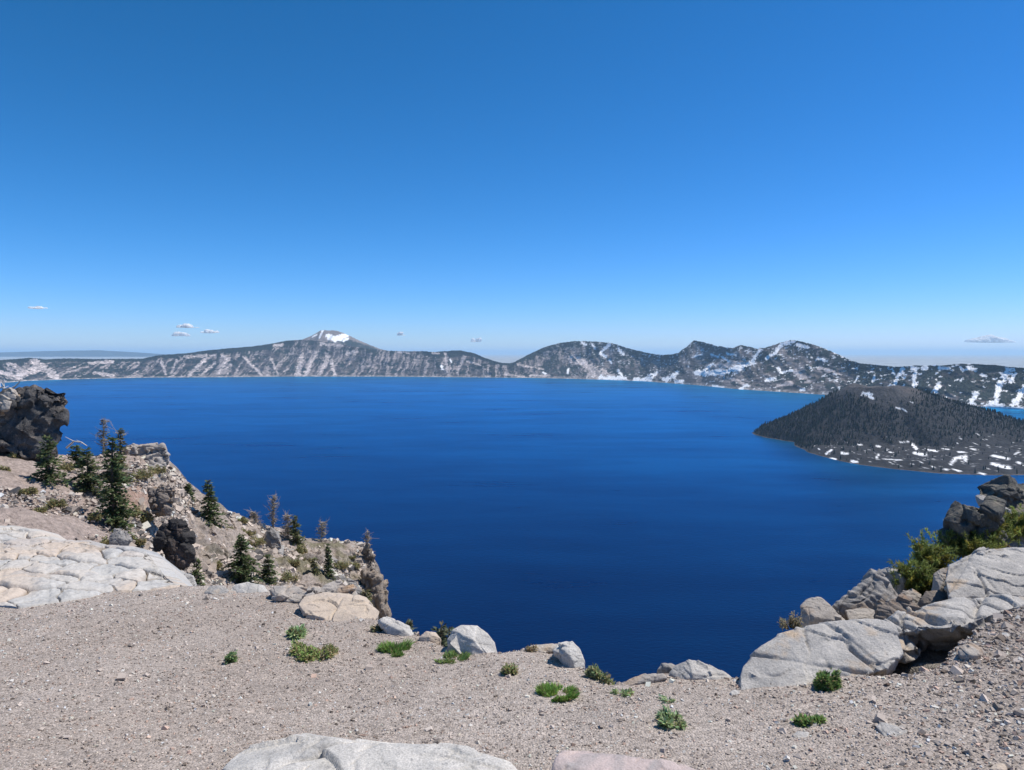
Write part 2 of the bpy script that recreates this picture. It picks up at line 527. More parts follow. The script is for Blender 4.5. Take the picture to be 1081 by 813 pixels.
# ------------------------------------------------------------------ far crater rim
SHORE = [(-300, 418), (-60, 408), (0, 404.5), (30, 402), (80, 400.3), (150, 398.7), (230, 398.3), (300, 397.6), (400, 397.6), (500, 398.4), (560, 399), (600, 399.8),
         (640, 401), (680, 402.5), (740, 407), (780, 411), (850, 415.5), (880, 417.5), (1000, 427), (1081, 432.5), (1400, 455)]
CREST = [(-300, 376), (-60, 380), (0, 380), (33, 377.7), (50, 379.3), (67, 378.3), (100, 379), (150, 378.6), (167, 375), (200, 372.6), (213, 370.6), (240, 367.7),
         (267, 365.6), (287, 362.7), (303, 359.5), (320, 358.5), (345, 361), (375, 366), (400, 369.5), (420, 370.7), (447, 370.7), (460, 371.7), (477, 370), (487, 370),
         (500, 372.7), (510, 377), (520, 380.7), (530, 383), (537, 383.3), (542, 382.7), (550, 378.3), (560, 373.3), (573, 367.3), (583, 364), (593, 361.7), (607, 360),
         (620, 360), (633, 360.7), (647, 362.3), (660, 366.7), (673, 370), (687, 373.3), (700, 374.3), (710, 374), (717, 371.6), (724, 366.7), (732, 359.3),
         (739, 360.4), (747, 362.3), (758, 365.3), (773, 367.1), (782, 364.1), (791, 365.3), (799, 367.9), (810, 366), (821, 362.3), (828, 360.4), (836, 358.6),
         (843, 359.3), (854, 362.3), (866, 366), (877, 370.4), (888, 375.3), (899, 380.8), (910, 383.8), (925, 385), (947, 387.2), (970, 385.7), (996, 385.7),
         (1014, 383.8), (1029, 384.2), (1051, 385.3), (1066, 387.2), (1081, 388.3), (1400, 392)]
def z7(p): return [(680 + a / 2.693, 340 + b / 2.693) for a, b in p]
def z6(p): return [(360 + a / 3, 330 + b / 3) for a, b in p]
def z5(p): return [(a / 3, 330 + b / 3) for a, b in p]
SNOW = [(z7([(150, 146), (190, 145), (230, 141), (275, 130), (310, 112)]), 1.9), (z7([(195, 118), (172, 138)]), 1.0), (z7([(55, 163), (85, 155)]), 1.1), (z7([(95, 169), (110, 165)]), .9),
        (z7([(0, 162), (14, 158)]), 1.0), (z7([(12, 152), (30, 146)]), .8), (z7([(310, 105), (330, 78)]), .9), (z7([(350, 103), (366, 92), (390, 66)]), 1.2), (z7([(380, 131), (390, 145), (420, 138)]), 1.0),
        (z7([(345, 167), (372, 160)]), 1.2), (z7([(275, 191), (293, 179)]), 1.4), (z7([(195, 182), (225, 187)]), .8), (z7([(400, 60), (425, 56)]), 1.3), (z7([(435, 63), (465, 72)]), 1.0),
        (z7([(495, 104), (510, 108)]), 1.0), (z7([(260, 95), (235, 90)]), .7), (z7([(240, 112), (222, 100)]), .7), (z7([(135, 100), (165, 92)]), .5), (z7([(210, 100), (190, 92)]), .6),
        (z7([(735, 133), (722, 155), (712, 178)]), 1.3), (z7([(705, 135), (712, 150)]), .7), (z7([(762, 133), (800, 131)]), 1.6), (z7([(772, 138), (766, 165), (772, 190), (782, 202)]), 1.3),
        (z7([(838, 180), (828, 195), (814, 216)]), 1.8), (z7([(840, 131), (868, 132)]), 1.0), (z7([(900, 130), (906, 140)]), 1.2), (z7([(922, 130), (944, 134)]), 1.4), (z7([(943, 206), (925, 234)]), 1.6),
        (z7([(890, 233), (940, 236)]), .9), (z7([(1034, 135), (1020, 165), (1004, 200), (1000, 225)]), 2.2), (z7([(975, 240), (1000, 232), (1022, 243)]), 2.0), (z7([(1056, 146), (1040, 172)]), 1.1),
        (z7([(1081, 190), (1060, 225), (1045, 240)]), 2.0), (z7([(1030, 243), (1081, 247)]), 1.2), (z7([(960, 150), (972, 156)]), .9), (z7([(900, 168), (906, 160)]), .6), (z7([(560, 200), (556, 190)]), 1.2),
        (z7([(445, 195), (455, 190)]), .8), (z7([(600, 170), (606, 160)]), .6), (z7([(650, 170), (655, 155)]), .7), (z7([(690, 190), (700, 180)]), .7),
        (z6([(765, 97), (775, 103)]), 1.0), (z6([(795, 103), (803, 110)]), 1.0), (z6([(850, 102), (838, 112), (820, 130), (838, 138)]), 1.0), (z6([(878, 113), (892, 132)]), 1.1), (z6([(822, 206), (860, 208), (900, 208)]), 1.3),
        (z6([(878, 185), (890, 198)]), .9), (z6([(930, 212), (980, 214)]), 1.1), (z6([(985, 205), (1000, 190)]), .8), (z6([(1030, 217), (1045, 205), (1065, 192)]), 1.2), (z6([(1060, 218), (1081, 222)]), 1.1),
        (z6([(640, 190), (650, 195)]), .5), (z6([(720, 178), (718, 190)]), .7), (z6([(850, 150), (856, 160)]), .6), (z6([(318, 170), (322, 178)]), .8), (z6([(345, 150), (350, 156)]), .5)]
PALE = [(z5([(865, 105), (895, 103)]), 1.6), (z5([(1015, 98), (1081, 104)]), 1.5), (z5([(705, 138), (722, 148), (700, 175), (690, 198)]), 2.3), (z5([(955, 140), (950, 165), (945, 198)]), 2.4), (z5([(965, 198), (990, 150), (1000, 130)]), 2.2),
        (z5([(1010, 198), (1040, 140)]), 1.6), (z5([(1060, 198), (1050, 150)]), 1.4), (z5([(570, 140), (680, 136)]), 1.2), (z5([(650, 150), (600, 198)]), 1.6), (z5([(640, 195), (680, 160)]), 1.3), (z5([(560, 150), (540, 195)]), 1.0), (z5([(510, 150), (525, 195)]), 1.0),
        (z5([(770, 140), (830, 198)]), 1.1), (z5([(860, 150), (880, 195)]), 1.2), (z5([(110, 155), (180, 205)]), 3.5), (z5([(60, 200), (140, 170)]), 3.0), (z5([(0, 190), (60, 205)]), 2.0), (z5([(30, 165), (45, 170)]), 2.2), (z5([(280, 160), (360, 155)]), 1.3), (z5([(300, 190), (360, 200)]), 1.4),
        (z6([(20, 130), (50, 125)]), 1.6), (z6([(330, 130), (338, 190)]), 1.4), (z6([(368, 190), (390, 140)]), 1.2), (z6([(180, 125), (215, 128)]), 1.0), (z6([(290, 128), (310, 130)]), .9), (z6([(400, 155), (440, 165)]), 1.0), (z6([(520, 195), (580, 203)]), 1.0),
        (z6([(735, 142), (780, 170), (820, 205)]), 4.2), (z6([(790, 200), (840, 190), (860, 205)]), 3.2), (z6([(722, 140), (750, 150)]), 1.2), (z6([(600, 200), (660, 200)]), 1.0), (z6([(560, 165), (640, 180)]), .9),
        (z7([(430, 140), (470, 170)]), 2.2), (z7([(380, 180), (420, 175)]), 1.6), (z7([(500, 130), (560, 150)]), 1.4), (z7([(240, 160), (300, 180)]), 1.4), (z7([(200, 130), (290, 118)]), 2.6)]
def strokes(px, py, lst, jit, jk=.8):
    m = np.zeros(px.shape)
    for pts, w in lst:
        for (ax, ay), (bx, by) in zip(pts[:-1], pts[1:]):
            x0, x1 = min(ax, bx) - 6 - w, max(ax, bx) + 6 + w
            k = (px > x0) & (px < x1)
            qx, qy = px[k], py[k]
            dx, dy = bx - ax, by - ay; L = dx * dx + dy * dy + 1e-9
            t = np.clip(((qx - ax) * dx + (qy - ay) * dy) / L, 0, 1)
            d = np.hypot(qx - ax - t * dx, qy - ay - t * dy) + jit[k] * w * jk
            m[k] = np.maximum(m[k], smooth(w + .4, w - .4, d))
    return m

SCREE = np.array([.44, .375, .35]); RDARK = np.array([.105, .09, .085]); FOREST = np.array([.016, .023, .019]); SNOWC = np.array([.92, .92, .92])

def build_rim():
    cols = np.concatenate([np.arange(-300, -20, 4.0), np.arange(-20, 1101, .6), np.arange(1101, 1400, 4.0)])
    nr = 80
    T = np.linspace(0, 1, nr)
    PX, TT = np.meshgrid(cols, T)
    ys = interp(cols, SHORE); yc = interp(cols, CREST)
    crag = interp(cols, [(-300, .5), (540, .5), (690, .8), (730, 1.5), (870, 1.3), (920, .7), (1400, .7)])
    yc = yc + crag * (.75 * fbm(N3(cols * .35, 0), 4, 101) - .6 * np.abs(fbm(N3(cols * .16, 5), 3, 102)) + .3) + .35 * fbm(N3(cols * 1.3, 3), 2, 103)
    ds = (CAMZ - LAKE) / (-ray(cols, ys)[1])
    dc = ds + 700
    for _ in range(6):
        zc = CAMZ + ray(cols, yc)[1] * dc
        dc = ds + np.clip((zc - LAKE) / math.tan(math.radians(30)), 250, 2500)
    prof = TT ** 1.0
    PY = ys + (yc - ys) * prof
    D = ds + (dc - ds) * (prof + .12 * np.sin(prof * math.pi))
    pos = P(PX, PY, D)
    # gullies and cliff bands push the face in and out
    u = pos[..., 0] / 170.0 + .35 * fbm(pos / 300.0, 2, 107); v = pos[..., 1] / 400.0
    gul = 1 - 2 * np.abs(fbm(N3(u, v * .4, pos[..., 2] / 900.0), 4, 109, .42))
    w = np.sin(np.clip(prof, 0, 1) * math.pi) ** .7
    mid = fbm(pos / np.array([420., 420., 300.]), 4, 113)
    pos = CAM + (pos - CAM) * (1 + (w * (-60 * gul + 28 + 100 * mid)) / D)[..., None]
    pos[..., 2] += w * (5 * fbm(pos / np.array([60., 90., 26.]), 4, 117))
    # colours
    n1 = fbm(pos / np.array([130., 130., 50.]), 5, 121); n2 = fbm(pos / np.array([40., 40., 24.]), 4, 123)
    st = fbm(N3(pos[..., 0] / 28.0 + 1.5 * n1, pos[..., 2] / 160.0, 0), 4, 127)
    fbase = interp(PX, [(-300, .58), (100, .60), (250, .58), (380, .53), (420, .57), (500, .56), (540, .62), (690, .62), (720, .52), (820, .50), (880, .62), (920, .74), (1400, .78)])
    topf = smooth(.80, .92, prof) * interp(PX, [(-300, 1), (300, .9), (315, .15), (420, .2), (480, .8), (540, .9), (700, .5), (720, .3), (880, .3), (900, 1), (1400, 1)])
    f = smooth(-.05, .06, (fbase - .5) * 1.5 + .50 * n1 + .60 * n2 - .25 * (st > .15) + .9 * topf - .1)
    rockc = smooth(-.25, .3, st + .4 * n2)[..., None]
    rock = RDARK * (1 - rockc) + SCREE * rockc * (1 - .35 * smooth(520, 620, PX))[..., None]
    bands = (.85 + .3 * fbm(N3(pos[..., 0] / 500., 0, pos[..., 2] / 9.), 3, 129))[..., None]
    bl_ = smooth(.12, .22, np.abs(fbm(N3(pos[..., 0] / 150., 0, pos[..., 2] / 11.), 3, 139)))[..., None]
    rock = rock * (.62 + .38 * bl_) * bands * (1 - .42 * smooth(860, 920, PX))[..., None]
    pale = strokes(PX, PY, PALE, 1.1 * n2 + 1.2 * st, 1.2) * (.8 + .2 * smooth(-.3, .2, st))
    f = f * (1 - .93 * pale)
    rock = rock * (1 - pale[..., None]) + np.array([.56, .48, .445]) * pale[..., None]
    shoreband = (smooth(.06, .02, prof) * (.4 + .6 * (n2 > 0)))[..., None]
    c = rock * (1 - f[..., None]) + FOREST * (1 + .7 * n2[..., None]) * f[..., None]
    c = c * (1 - shoreband) + np.array([.36, .32, .29]) * shoreband
    c = c * np.exp(.75 * fbm(pos / np.array([18., 30., 12.]), 2, 135))[..., None]
    n3 = fbm(pos / np.array([22., 40., 16.]), 4, 137, .65)
    sn = strokes(PX, PY, [(a_, b_ * 1.5) for a_, b_ in SNOW], 1.5 * n3 + .5 * n2, 1.0)
    spk = smooth(.42, .5, fbm(pos / np.array([36., 36., 14.]), 3, 131) + .10 * smooth(.4, .9, prof) + .02) * interp(PX, [(560, 0), (600, .4), (700, .9), (880, .9), (920, 1.1), (1400, 1.1)]) * .9
    sn = np.maximum(sn, spk)[..., None]
    c = c * (1 - sn) + SNOWC * sn
    # ragged tree line
    pos[..., 2] += 7 * f * w * (vnoise(pos / 9.0, 133) > .1)
    back = []
    last = pos[-1]
    for dd, dz in ((300, -25), (1200, -90), (4000, -330)):
        q = last.copy(); k = 1 + dd / q[:, 1]; q[:, 0] *= k; q[:, 1] *= k; q[:, 2] += dz; back.append(q[None])
    front = pos[:1].copy(); front[..., 2] -= 40; front[..., 0] *= .97; front[..., 1] *= .97
    A = np.concatenate([front, pos] + back, 0)
    C = np.concatenate([c[:1], c] + [np.broadcast_to(FOREST, c[:1].shape)] * 3, 0)
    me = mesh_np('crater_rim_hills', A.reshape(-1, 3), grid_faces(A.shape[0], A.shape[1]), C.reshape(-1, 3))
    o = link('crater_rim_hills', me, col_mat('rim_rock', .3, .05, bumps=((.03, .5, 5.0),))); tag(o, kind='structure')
build_rim()

def build_mountain():
    # snowy peak behind the far rim
    cols = np.arange(230, 480, .5); nr = 60
    top = [(230, 378), (280, 368), (318, 359), (330, 354), (334, 351.5), (338, 349), (343, 348.6), (347, 349), (352, 348.8), (357, 349.6), (362, 351.4), (370, 355), (380, 359.8), (390, 364), (400, 368), (430, 376), (480, 383)]
    T = np.linspace(0, 1, nr)
    PX, TT = np.meshgrid(cols, T)
    yc = interp(cols, top) + .3 * fbm(N3(cols * .5, 0), 3, 141)
    yb = np.full(cols.shape, 392.0)
    PY = yb + (yc - yb) * TT
    D = 12200 + TT * 1400 + 0 * PX
    pos = P(PX, PY, D)
    rid = 1 - 2 * np.abs(fbm(N3(pos[..., 0] / 420., TT * .6), 4, 143))
    pos[..., 1] -= 380 * rid * np.sin(TT * math.pi) ** .6
    n = fbm(pos / np.array([160., 160., 60.]), 5, 145); n2 = fbm(pos / 60., 3, 147)
    f = smooth(.15, -.1, (TT - .74) * 2.2 + .5 * n + .015 * (345 - PX) * 0 - .012 * np.maximum(PX - 356, -10))
    c = np.array([.27, .225, .205]) * (.8 + .5 * n2[..., None]) * (1 - f[..., None]) + FOREST * 1.5 * f[..., None]
    sn = strokes(PX, PY, [([(341, 350), (340.5, 356)], 1.5), ([(349, 355), (357, 358.5), (366, 354)], 2.6), ([(350, 357.5), (362, 358.5)], 2.0), ([(331, 356), (335, 353.5)], .8), ([(368, 358), (364, 360)], 1.2)], n2)[..., None]
    c = c * (1 - sn) + SNOWC * sn
    q = pos[-1].copy(); q[:, 1] += 2500; q[:, 2] -= 600
    A = np.concatenate([pos, q[None]], 0); C = np.concatenate([c, c[-1:]], 0)
    me = mesh_np('snowy_mountain', A.reshape(-1, 3), grid_faces(A.shape[0], A.shape[1]), C.reshape(-1, 3))
    o = link('snowy_mountain', me, col_mat('mountain_rock', .25, .03, bumps=((.02, .6, 20.0),))); tag(o, kind='structure')
build_mountain()

def build_far_ridge(name, top, d, seed, colr):
    a = np.array(top, float)
    cols = np.arange(a[0, 0], a[-1, 0], 2.0)
    yc = np.interp(cols, a[:, 0], a[:, 1]) + .35 * fbm(N3(cols * .06, 0), 4, seed)
    rows = []
    for yo, dd in ((16, -4000), (8, -1800), (0, 0), (20, 4000)):
        rows.append(P(cols, yc + yo, d + dd))
    A = np.stack(rows)
    me = mesh_np(name, A.reshape(-1, 3), grid_faces(A.shape[0], A.shape[1]), np.broadcast_to(colr, A.shape).reshape(-1, 3))
    o = link(name, me, M_RIDGE); tag(o, kind='structure')
M_RIDGE = col_mat('distant_forest', .3, .004, bumps=())
build_far_ridge('distant_ridge', [(-300, 374), (-60, 373), (0, 372.3), (40, 371), (75, 370.2), (105, 369.8), (125, 371), (160, 373), (230, 377), (320, 384)], 34000, 151, np.array([.02, .03, .035]))
build_far_ridge('distant_hills', [(850, 386), (900, 383), (960, 381.5), (1020, 380.5), (1045, 378.8), (1081, 378), (1200, 377), (1400, 380)], 40000, 153, np.array([.02, .03, .035]))

def build_plains():
    r_ = [11800, 18000, 30000, 60000, 120000, 200000]
    th = np.linspace(-1.3, 1.3, 60)
    A = np.stack([N3(np.sin(th) * r, np.cos(th) * r, -160.0 - 240 * (r < 12000)) for r in r_])
    col = np.zeros(A.shape) + np.array([.33, .36, .38])
    me = mesh_np('plains', A.reshape(-1, 3), grid_faces(len(r_), len(th)), col.reshape(-1, 3))
    o = link('plains', me, M_RIDGE); tag(o, kind='structure')
build_plains()

# ------------------------------------------------------------------ lake
def build_lake():
    cols = np.arange(-700, 1800, 12.0)
    ds = (CAMZ - LAKE) / (-ray(cols, interp(cols, SHORE))[1])
    # shore line pushed on under the foot of the far hills
    ring = np.array([40.0, 150, 300, 600, 1200])
    rows = []
    for d in ring: rows.append(N3((cols - CX) / F * d, d, LAKE))
    for fr in (.35, .55, .8, 1.0):
        d = 1200 + (ds + 260 - 1200) * fr
        rows.append(N3((cols - CX) / F * d, d, LAKE))
    A = np.stack(rows)
    me = mesh_np('lake', A.reshape(-1, 3), grid_faces(A.shape[0], A.shape[1]))
    m, nt, b = newmat('lake_water')
    # slicks and wind lanes: patches where the small waves are rougher or calmer
    v = pos_scaled(nt, (1 / 900., 1 / 420., 1))
    n = tnoise(nt, 1.0, 5, .6, v, .8)
    v2 = pos_scaled(nt, (1 / 260., 1 / 90., 1))
    n2 = tnoise(nt, 1.0, 4, .6, v2, .4)
    v3 = pos_scaled(nt, (1 / 520., 1 / 150., 1))
    n3 = tnoise(nt, 1.0, 6, .65, v3, 1.2)
    s = math_(nt, 'ADD', math_(nt, 'MULTIPLY', n, .45), math_(nt, 'ADD', math_(nt, 'MULTIPLY', n2, .2), math_(nt, 'MULTIPLY', n3, .35)))
    out = [q for q in nt.nodes if q.type == 'OUTPUT_MATERIAL'][0]
    wv = pos_scaled(nt, (1 / 9., 1 / 5., 1))
    bp = nd(nt, 'ShaderNodeBump'); bp.inputs['Strength'].default_value = .5; bp.inputs['Distance'].default_value = 1.0
    nt.links.new(tnoise(nt, 1.0, 5, .6, wv, .3), bp.inputs['Height'])
    fr = nd(nt, 'ShaderNodeFresnel'); fr.inputs['IOR'].default_value = 1.333; nt.links.new(bp.outputs[0], fr.inputs['Normal'])
    df = nd(nt, 'ShaderNodeBsdfDiffuse'); df.inputs[0].default_value = (.0000, .0060, .033, 1)
    gl = nd(nt, 'ShaderNodeBsdfGlossy'); gl.inputs[0].default_value = (.04, .55, 1, 1); nt.links.new(bp.outputs[0], gl.inputs['Normal'])
    nt.links.new(ramp(nt, s, .35, .65, .34, .26), gl.inputs['Roughness'])
    fac = math_(nt, 'MULTIPLY', fr.outputs[0], ramp(nt, s, .40, .60, 1.12, .84))
    mx = nd(nt, 'ShaderNodeMixShader')
    nt.links.new(fac, mx.inputs[0]); nt.links.new(df.outputs[0], mx.inputs[1]); nt.links.new(gl.outputs[0], mx.inputs[2])
    nt.links.new(mx.outputs[0], out.inputs[0])
    nt.nodes.remove(b)
    o = link('lake', me, m); tag(o, kind='structure')
build_lake()

# ------------------------------------------------------------------ island cone
ISL_SHORE = [(792, 456.5), (800, 460), (815, 463), (840, 467), (850, 475), (880, 485), (915, 492), (960, 497), (1000, 500.5), (1050, 502.5), (1100, 502), (1200, 497), (1330, 484)]
def build_island():
    xs, ys = 1385.0, 2660.0
    fr = []
    for px, py in ISL_SHORE:
        d = (CAMZ - LAKE) / (-float(ray(px, py)[1]))
        fr.append(((px - CX) / F * d, d))
    back = [(2600, 3000), (2250, 3250), (1800, 3200), (1400, 3080), (1120, 3000)]
    poly = np.array(fr + back)
    ang = np.arctan2(poly[:, 1] - ys, poly[:, 0] - xs); rad = np.hypot(poly[:, 0] - xs, poly[:, 1] - ys)
    o_ = np.argsort(ang); ang, rad = ang[o_], rad[o_]
    na, nr = 720, 200
    th = np.linspace(-math.pi, math.pi, na)
    R = np.interp(th, ang, rad, period=2 * math.pi)
    R = R * (1 + .02 * fbm(N3(np.cos(th) * 9, np.sin(th) * 9), 4, 161))
    T = np.linspace(0, 1, nr)[:, None]
    X = xs + np.cos(th) * R * T; Y = ys + np.sin(th) * R * T
    r = R * T + 0 * X
    # cone radius by direction: short and steep to the front, long towards the far side and the right
    RC = np.interp(th, [-math.pi, -2.4, -math.pi / 2, -.7, 0, .6, math.pi / 2, 2.4, math.pi], [470, 360, 270, 430, 820, 720, 520, 480, 470])
    RC = np.minimum(RC, R * .97)
    top = 187.0
    def hgt(X, Y, r, RC, edge):
        q = np.clip((r - 100) / (RC - 100), 0, 1.6)
        cone = top * np.where(q < 1, np.clip(1 - q, 0, 1) ** 1.18, 0)
        apron = 17 * smooth(0, .14, edge) * (1 + .5 * fbm(N3(X / 60, Y / 60), 4, 163))
        h = np.maximum(cone, 0) + apron
        h = h + 5 * fbm(N3(X / 45, Y / 45), 4, 165) * smooth(0, .1, edge) * np.clip(cone / 60, .25, 1)
        crater = -9 * smooth(70, 30, r)
        rimb = 5 * np.sin(np.arctan2(Y - ys, X - xs) * 3 + 1.0) * smooth(130, 80, r)
        return h + crater + rimb
    H = hgt(X, Y, r, RC, 1 - T + 0 * X)
    Z = LAKE + H - 2.5 * smooth(.985, 1, T)
    pos = N3(X, Y, Z)
    # photo position of each point, to lay snow and lava where they are
    sY = Y
    PX = CX + F * X / sY; PY = HY + (CAMZ - Z) / sY * F
    n = fbm(N3(X / 30, Y / 30), 5, 167); n2 = fbm(N3(X / 11, Y / 11, Z / 11), 3, 169)
    lava = np.array([.034, .033, .035]); cinder = np.array([.078, .073, .073]); red = np.array([.10, .075, .066])
    q = smooth(190, 110, r + 25 * n)[..., None]
    c = lava * (1 + .5 * n2[..., None]) * (1 - q) + cinder * (1 + .25 * n2[..., None]) * q
    rd = (smooth(20, 60, X - xs) * q[..., 0] * smooth(-.2, .2, n))[..., None] * .6
    c = c * (1 - rd) + red * rd
    sh = (smooth(.972, .988, T + .01 * n2))[..., None] * .4
    c = c * (1 - sh) + np.array([.20, .175, .15]) * sh
    def z6b(p): return [(720 + a / 2.994, 390 + b / 2.994) for a, b in p]
    isnow = [(z6b([(572, 77), (600, 80)]), 2.6), (z6b([(590, 86), (606, 92)]), 1.5), (z6b([(680, 122), (692, 124)]), .8), (z6b([(700, 126), (712, 132)]), .8), (z6b([(725, 103), (732, 105)]), .7),
             (z6b([(460, 268), (478, 256)]), 1.2), (z6b([(476, 283), (492, 286)]), 1.4), (z6b([(510, 266), (530, 268)]), 1.3), (z6b([(540, 292), (560, 294)]), 1.6), (z6b([(560, 238), (575, 240)]), .7),
             (z6b([(620, 243), (632, 246)]), 1.0), (z6b([(622, 280), (628, 270)]), 1.1), (z6b([(695, 231), (722, 230)]), .9), (z6b([(735, 238), (748, 252)]), 1.7), (z6b([(740, 266), (778, 272)]), 1.6),
             (z6b([(785, 255), (812, 260)]), 1.3), (z6b([(860, 300), (872, 282), (905, 278), (905, 290)]), 1.9), (z6b([(838, 318), (850, 320)]), 1.3), (z6b([(868, 318), (888, 324)]), 1.2), (z6b([(880, 262), (900, 263)]), 1.0),
             (z6b([(920, 252), (935, 255)]), .9), (z6b([(990, 274), (1040, 284)]), 1.7), (z6b([(990, 298), (1010, 306), (1045, 312)]), 2.0), (z6b([(1072, 296), (1081, 300)]), 1.6), (z6b([(950, 330), (965, 333)]), 1.3),
             (z6b([(640, 285), (700, 288)]), .5), (z6b([(830, 252), (850, 254)]), .7), (z6b([(1060, 270), (1075, 262)]), .8), (z6b([(800, 310), (806, 312)]), .9), (z6b([(660, 262), (672, 264)]), .6), (z6b([(436, 252), (440, 254)]), .7)]
    vis = Y < ys + 60
    sn = strokes(PX, PY, [(a_, b_ * .75) for a_, b_ in isnow], 1.3 * fbm(N3(X / 9, Y / 9), 4, 177, .6), 1.0) * vis
    sp = smooth(.50, .55, fbm(N3(X / 10, Y / 10), 3, 171)) * smooth(250, 330, r) * smooth(.97, .9, T) * smooth(ys - 200, ys - 280, Y) * .8
    sn = np.maximum(sn, sp)[..., None]
    c = c * (1 - sn) + SNOWC * sn
    me = mesh_np('island_hill', pos.reshape(-1, 3), grid_faces(nr, na), c.reshape(-1, 3))
    o = link('island_hill', me, col_mat('lava_rock', .45, .14, bumps=((.12, .9, 4.0), (.5, .6, 1.0)))); tag(o, kind='structure')
    # wood on the cone: one mass, each tree two ragged tiers
    r2 = np.random.RandomState(5)
    n_ = 70000
    a = r2.uniform(-math.pi, math.pi, n_); tt = np.sqrt(r2.uniform(0, 1, n_)) * .975
    RR = np.interp(a, th, R); RCx = np.interp(a, th, RC)
    rr = RR * tt
    x = xs + np.cos(a) * rr; y = ys + np.sin(a) * rr
    dens = smooth(105, 190, rr + 30 * vnoise(N3(x / 40, y / 40), 3)) * np.where(y > ys + 250, .5, 1)
    lav = smooth(1.0, .78, rr / RCx + .25 * fbm(N3(x / 50, y / 50), 3, 173))
    frontness = smooth(ys - 120, ys - 260, y)
    dens *= (1 - frontness) * 1.0 + frontness * (lav * .75 + .02)
    side = smooth(xs - 120, xs - 260, x) * smooth(ys - 330, ys - 170, y)
    dens = np.maximum(dens, side * smooth(.985, .93, tt) * .95 * smooth(-.35, 0, fbm(N3(x / 60, y / 60), 3, 175) + .2))
    thin = smooth(xs - 60, xs + 100, x) * smooth(ys + 60, ys - 120, y)
    dens *= 1 - .12 * thin
    dens *= np.clip((RR / 950) ** 2, 0, 1.2)
    k = r2.uniform(0, 1, n_) < dens
    x, y, rr, tt, RCx = x[k], y[k], rr[k], tt[k], RCx[k]
    z = LAKE + hgt(x, y, rr, RCx, 1 - tt) - 1
    n = len(x)
    hgtt = 5 + 13 * r2.uniform(0, 1, n) ** 1.6 * (1 - .25 * smooth(xs - 50, xs + 100, x) * smooth(ys + 60, ys - 120, y)); w = hgtt * r2.uniform(.16, .24, n)
    seg = 6
    vs, fs = [], []
    angs = np.linspace(0, 2 * math.pi, seg, endpoint=False)
    base = 0
    co = []; fc = []
    for tier, (z0, z1, k0) in enumerate(((.05, .62, 1.0), (.38, 1.0, .66))):
        jit = r2.uniform(.6, 1.25, (n, seg))
        ring = np.stack([x[:, None] + np.cos(angs) * w[:, None] * k0 * jit, y[:, None] + np.sin(angs) * w[:, None] * k0 * jit, z[:, None] + hgtt[:, None] * (z0 + .12 * (jit - 1))], -1)
        tip = np.stack([x, y, z + hgtt * z1], -1)[:, None, :]
        co.append(np.concatenate([ring, tip], 1))
    co = np.concatenate(co, 1)
    ff = []
    for tier in range(2):
        b0 = tier * (seg + 1)
        for i in range(seg): ff.append((b0 + i, b0 + (i + 1) % seg, b0 + seg))
    ff = np.array(ff)
    faces = (ff[None] + (np.arange(n) * 2 * (seg + 1))[:, None, None]).reshape(-1, 3)
    cl = np.array([.028, .038, .029]) * np.exp(r2.normal(0, .3, (n, 1))) * (1 + r2.uniform(-.12, .12, (n, 3)))
    gray = r2.uniform(0, 1, n) < .10
    cl[gray] = np.array([.085, .08, .072])
    me = mesh_np('island_forest', co.reshape(-1, 3), faces, np.repeat(cl, 2 * (seg + 1), axis=0), False)
    o = link('island_forest', me, col_mat('far_needles', .3, .9, bumps=())); tag(o, kind='stuff')
build_island()

# ------------------------------------------------------------------ haze and clouds
def build_haze():
    bpy_me = bpy.data.meshes.new('haze'); bm = bmesh.new()
    bmesh.ops.create_cube(bm, size=1)
    for v in bm.verts:
        v.co.x *= 240000 * 2; v.co.y = -3000 if v.co.y < 0 else 230000; v.co.z = -440 if v.co.z < 0 else 480
    bm.to_mesh(bpy_me); bm.free()
    m = bpy.data.materials.new('haze_air'); m.use_nodes = True
    nt = m.node_tree; nt.nodes.clear()
    out = nt.nodes.new('ShaderNodeOutputMaterial'); pv = nt.nodes.new('ShaderNodeVolumePrincipled')
    pv.inputs['Color'].default_value = (.56, .80, 1.0, 1)
    pv.inputs['Density'].default_value = 2.6e-5
    pv.inputs['Anisotropy'].default_value = 0.1
    nt.links.new(pv.outputs[0], out.inputs['Volume'])
    o = link('haze', bpy_me, m); tag(o, kind='stuff')
build_haze()

def cloud(px, py, wpx, hpx, d, seed, label, dens=.0022):
    c = P(px, py + hpx * .3, d); w = wpx * d / F; h = 2.3 * hpx * d / F
    r = np.random.RandomState(seed)
    bm = bmesh.new()
    for i in range(16):
        s = r.uniform(.3, .6); ox = r.uniform(-.5, .5)
        mat = Matrix.Translation((ox * w, r.uniform(-.3, .3) * w * .4, r.uniform(-.2, .2) * h)) @ Matrix.Diagonal((w * .28 * s * 1.4, w * .5 * s, h * .55 * s * (1.2 - abs(ox)), 1))
        bmesh.ops.create_icosphere(bm, subdivisions=3, radius=1, matrix=mat)
    for v in bm.verts:
        k = vnoise(np.array(v.co)[None] / (h * .5), seed)[0]
        v.co *= 1 + .22 * k
        if v.co.z < 0: v.co.z *= .12
    me = bpy.data.meshes.new('cloud'); bm.to_mesh(me); bm.free()
    o = link('cloud', me, M_CLOUD); o.location = c
    tag(o, label, 'cloud', 'small white clouds over the far rim')
M_CLOUD, _nt, _b = newmat('cloud_vapour')
_b.inputs['Base Color'].default_value = (.97, .97, .97, 1); _b.inputs['Roughness'].default_value = 1; _b.inputs['Specular IOR Level'].default_value = 0
_a = ramp(_nt, tnoise(_nt, .0035, 6, .7), .34, .58, 0, .9)
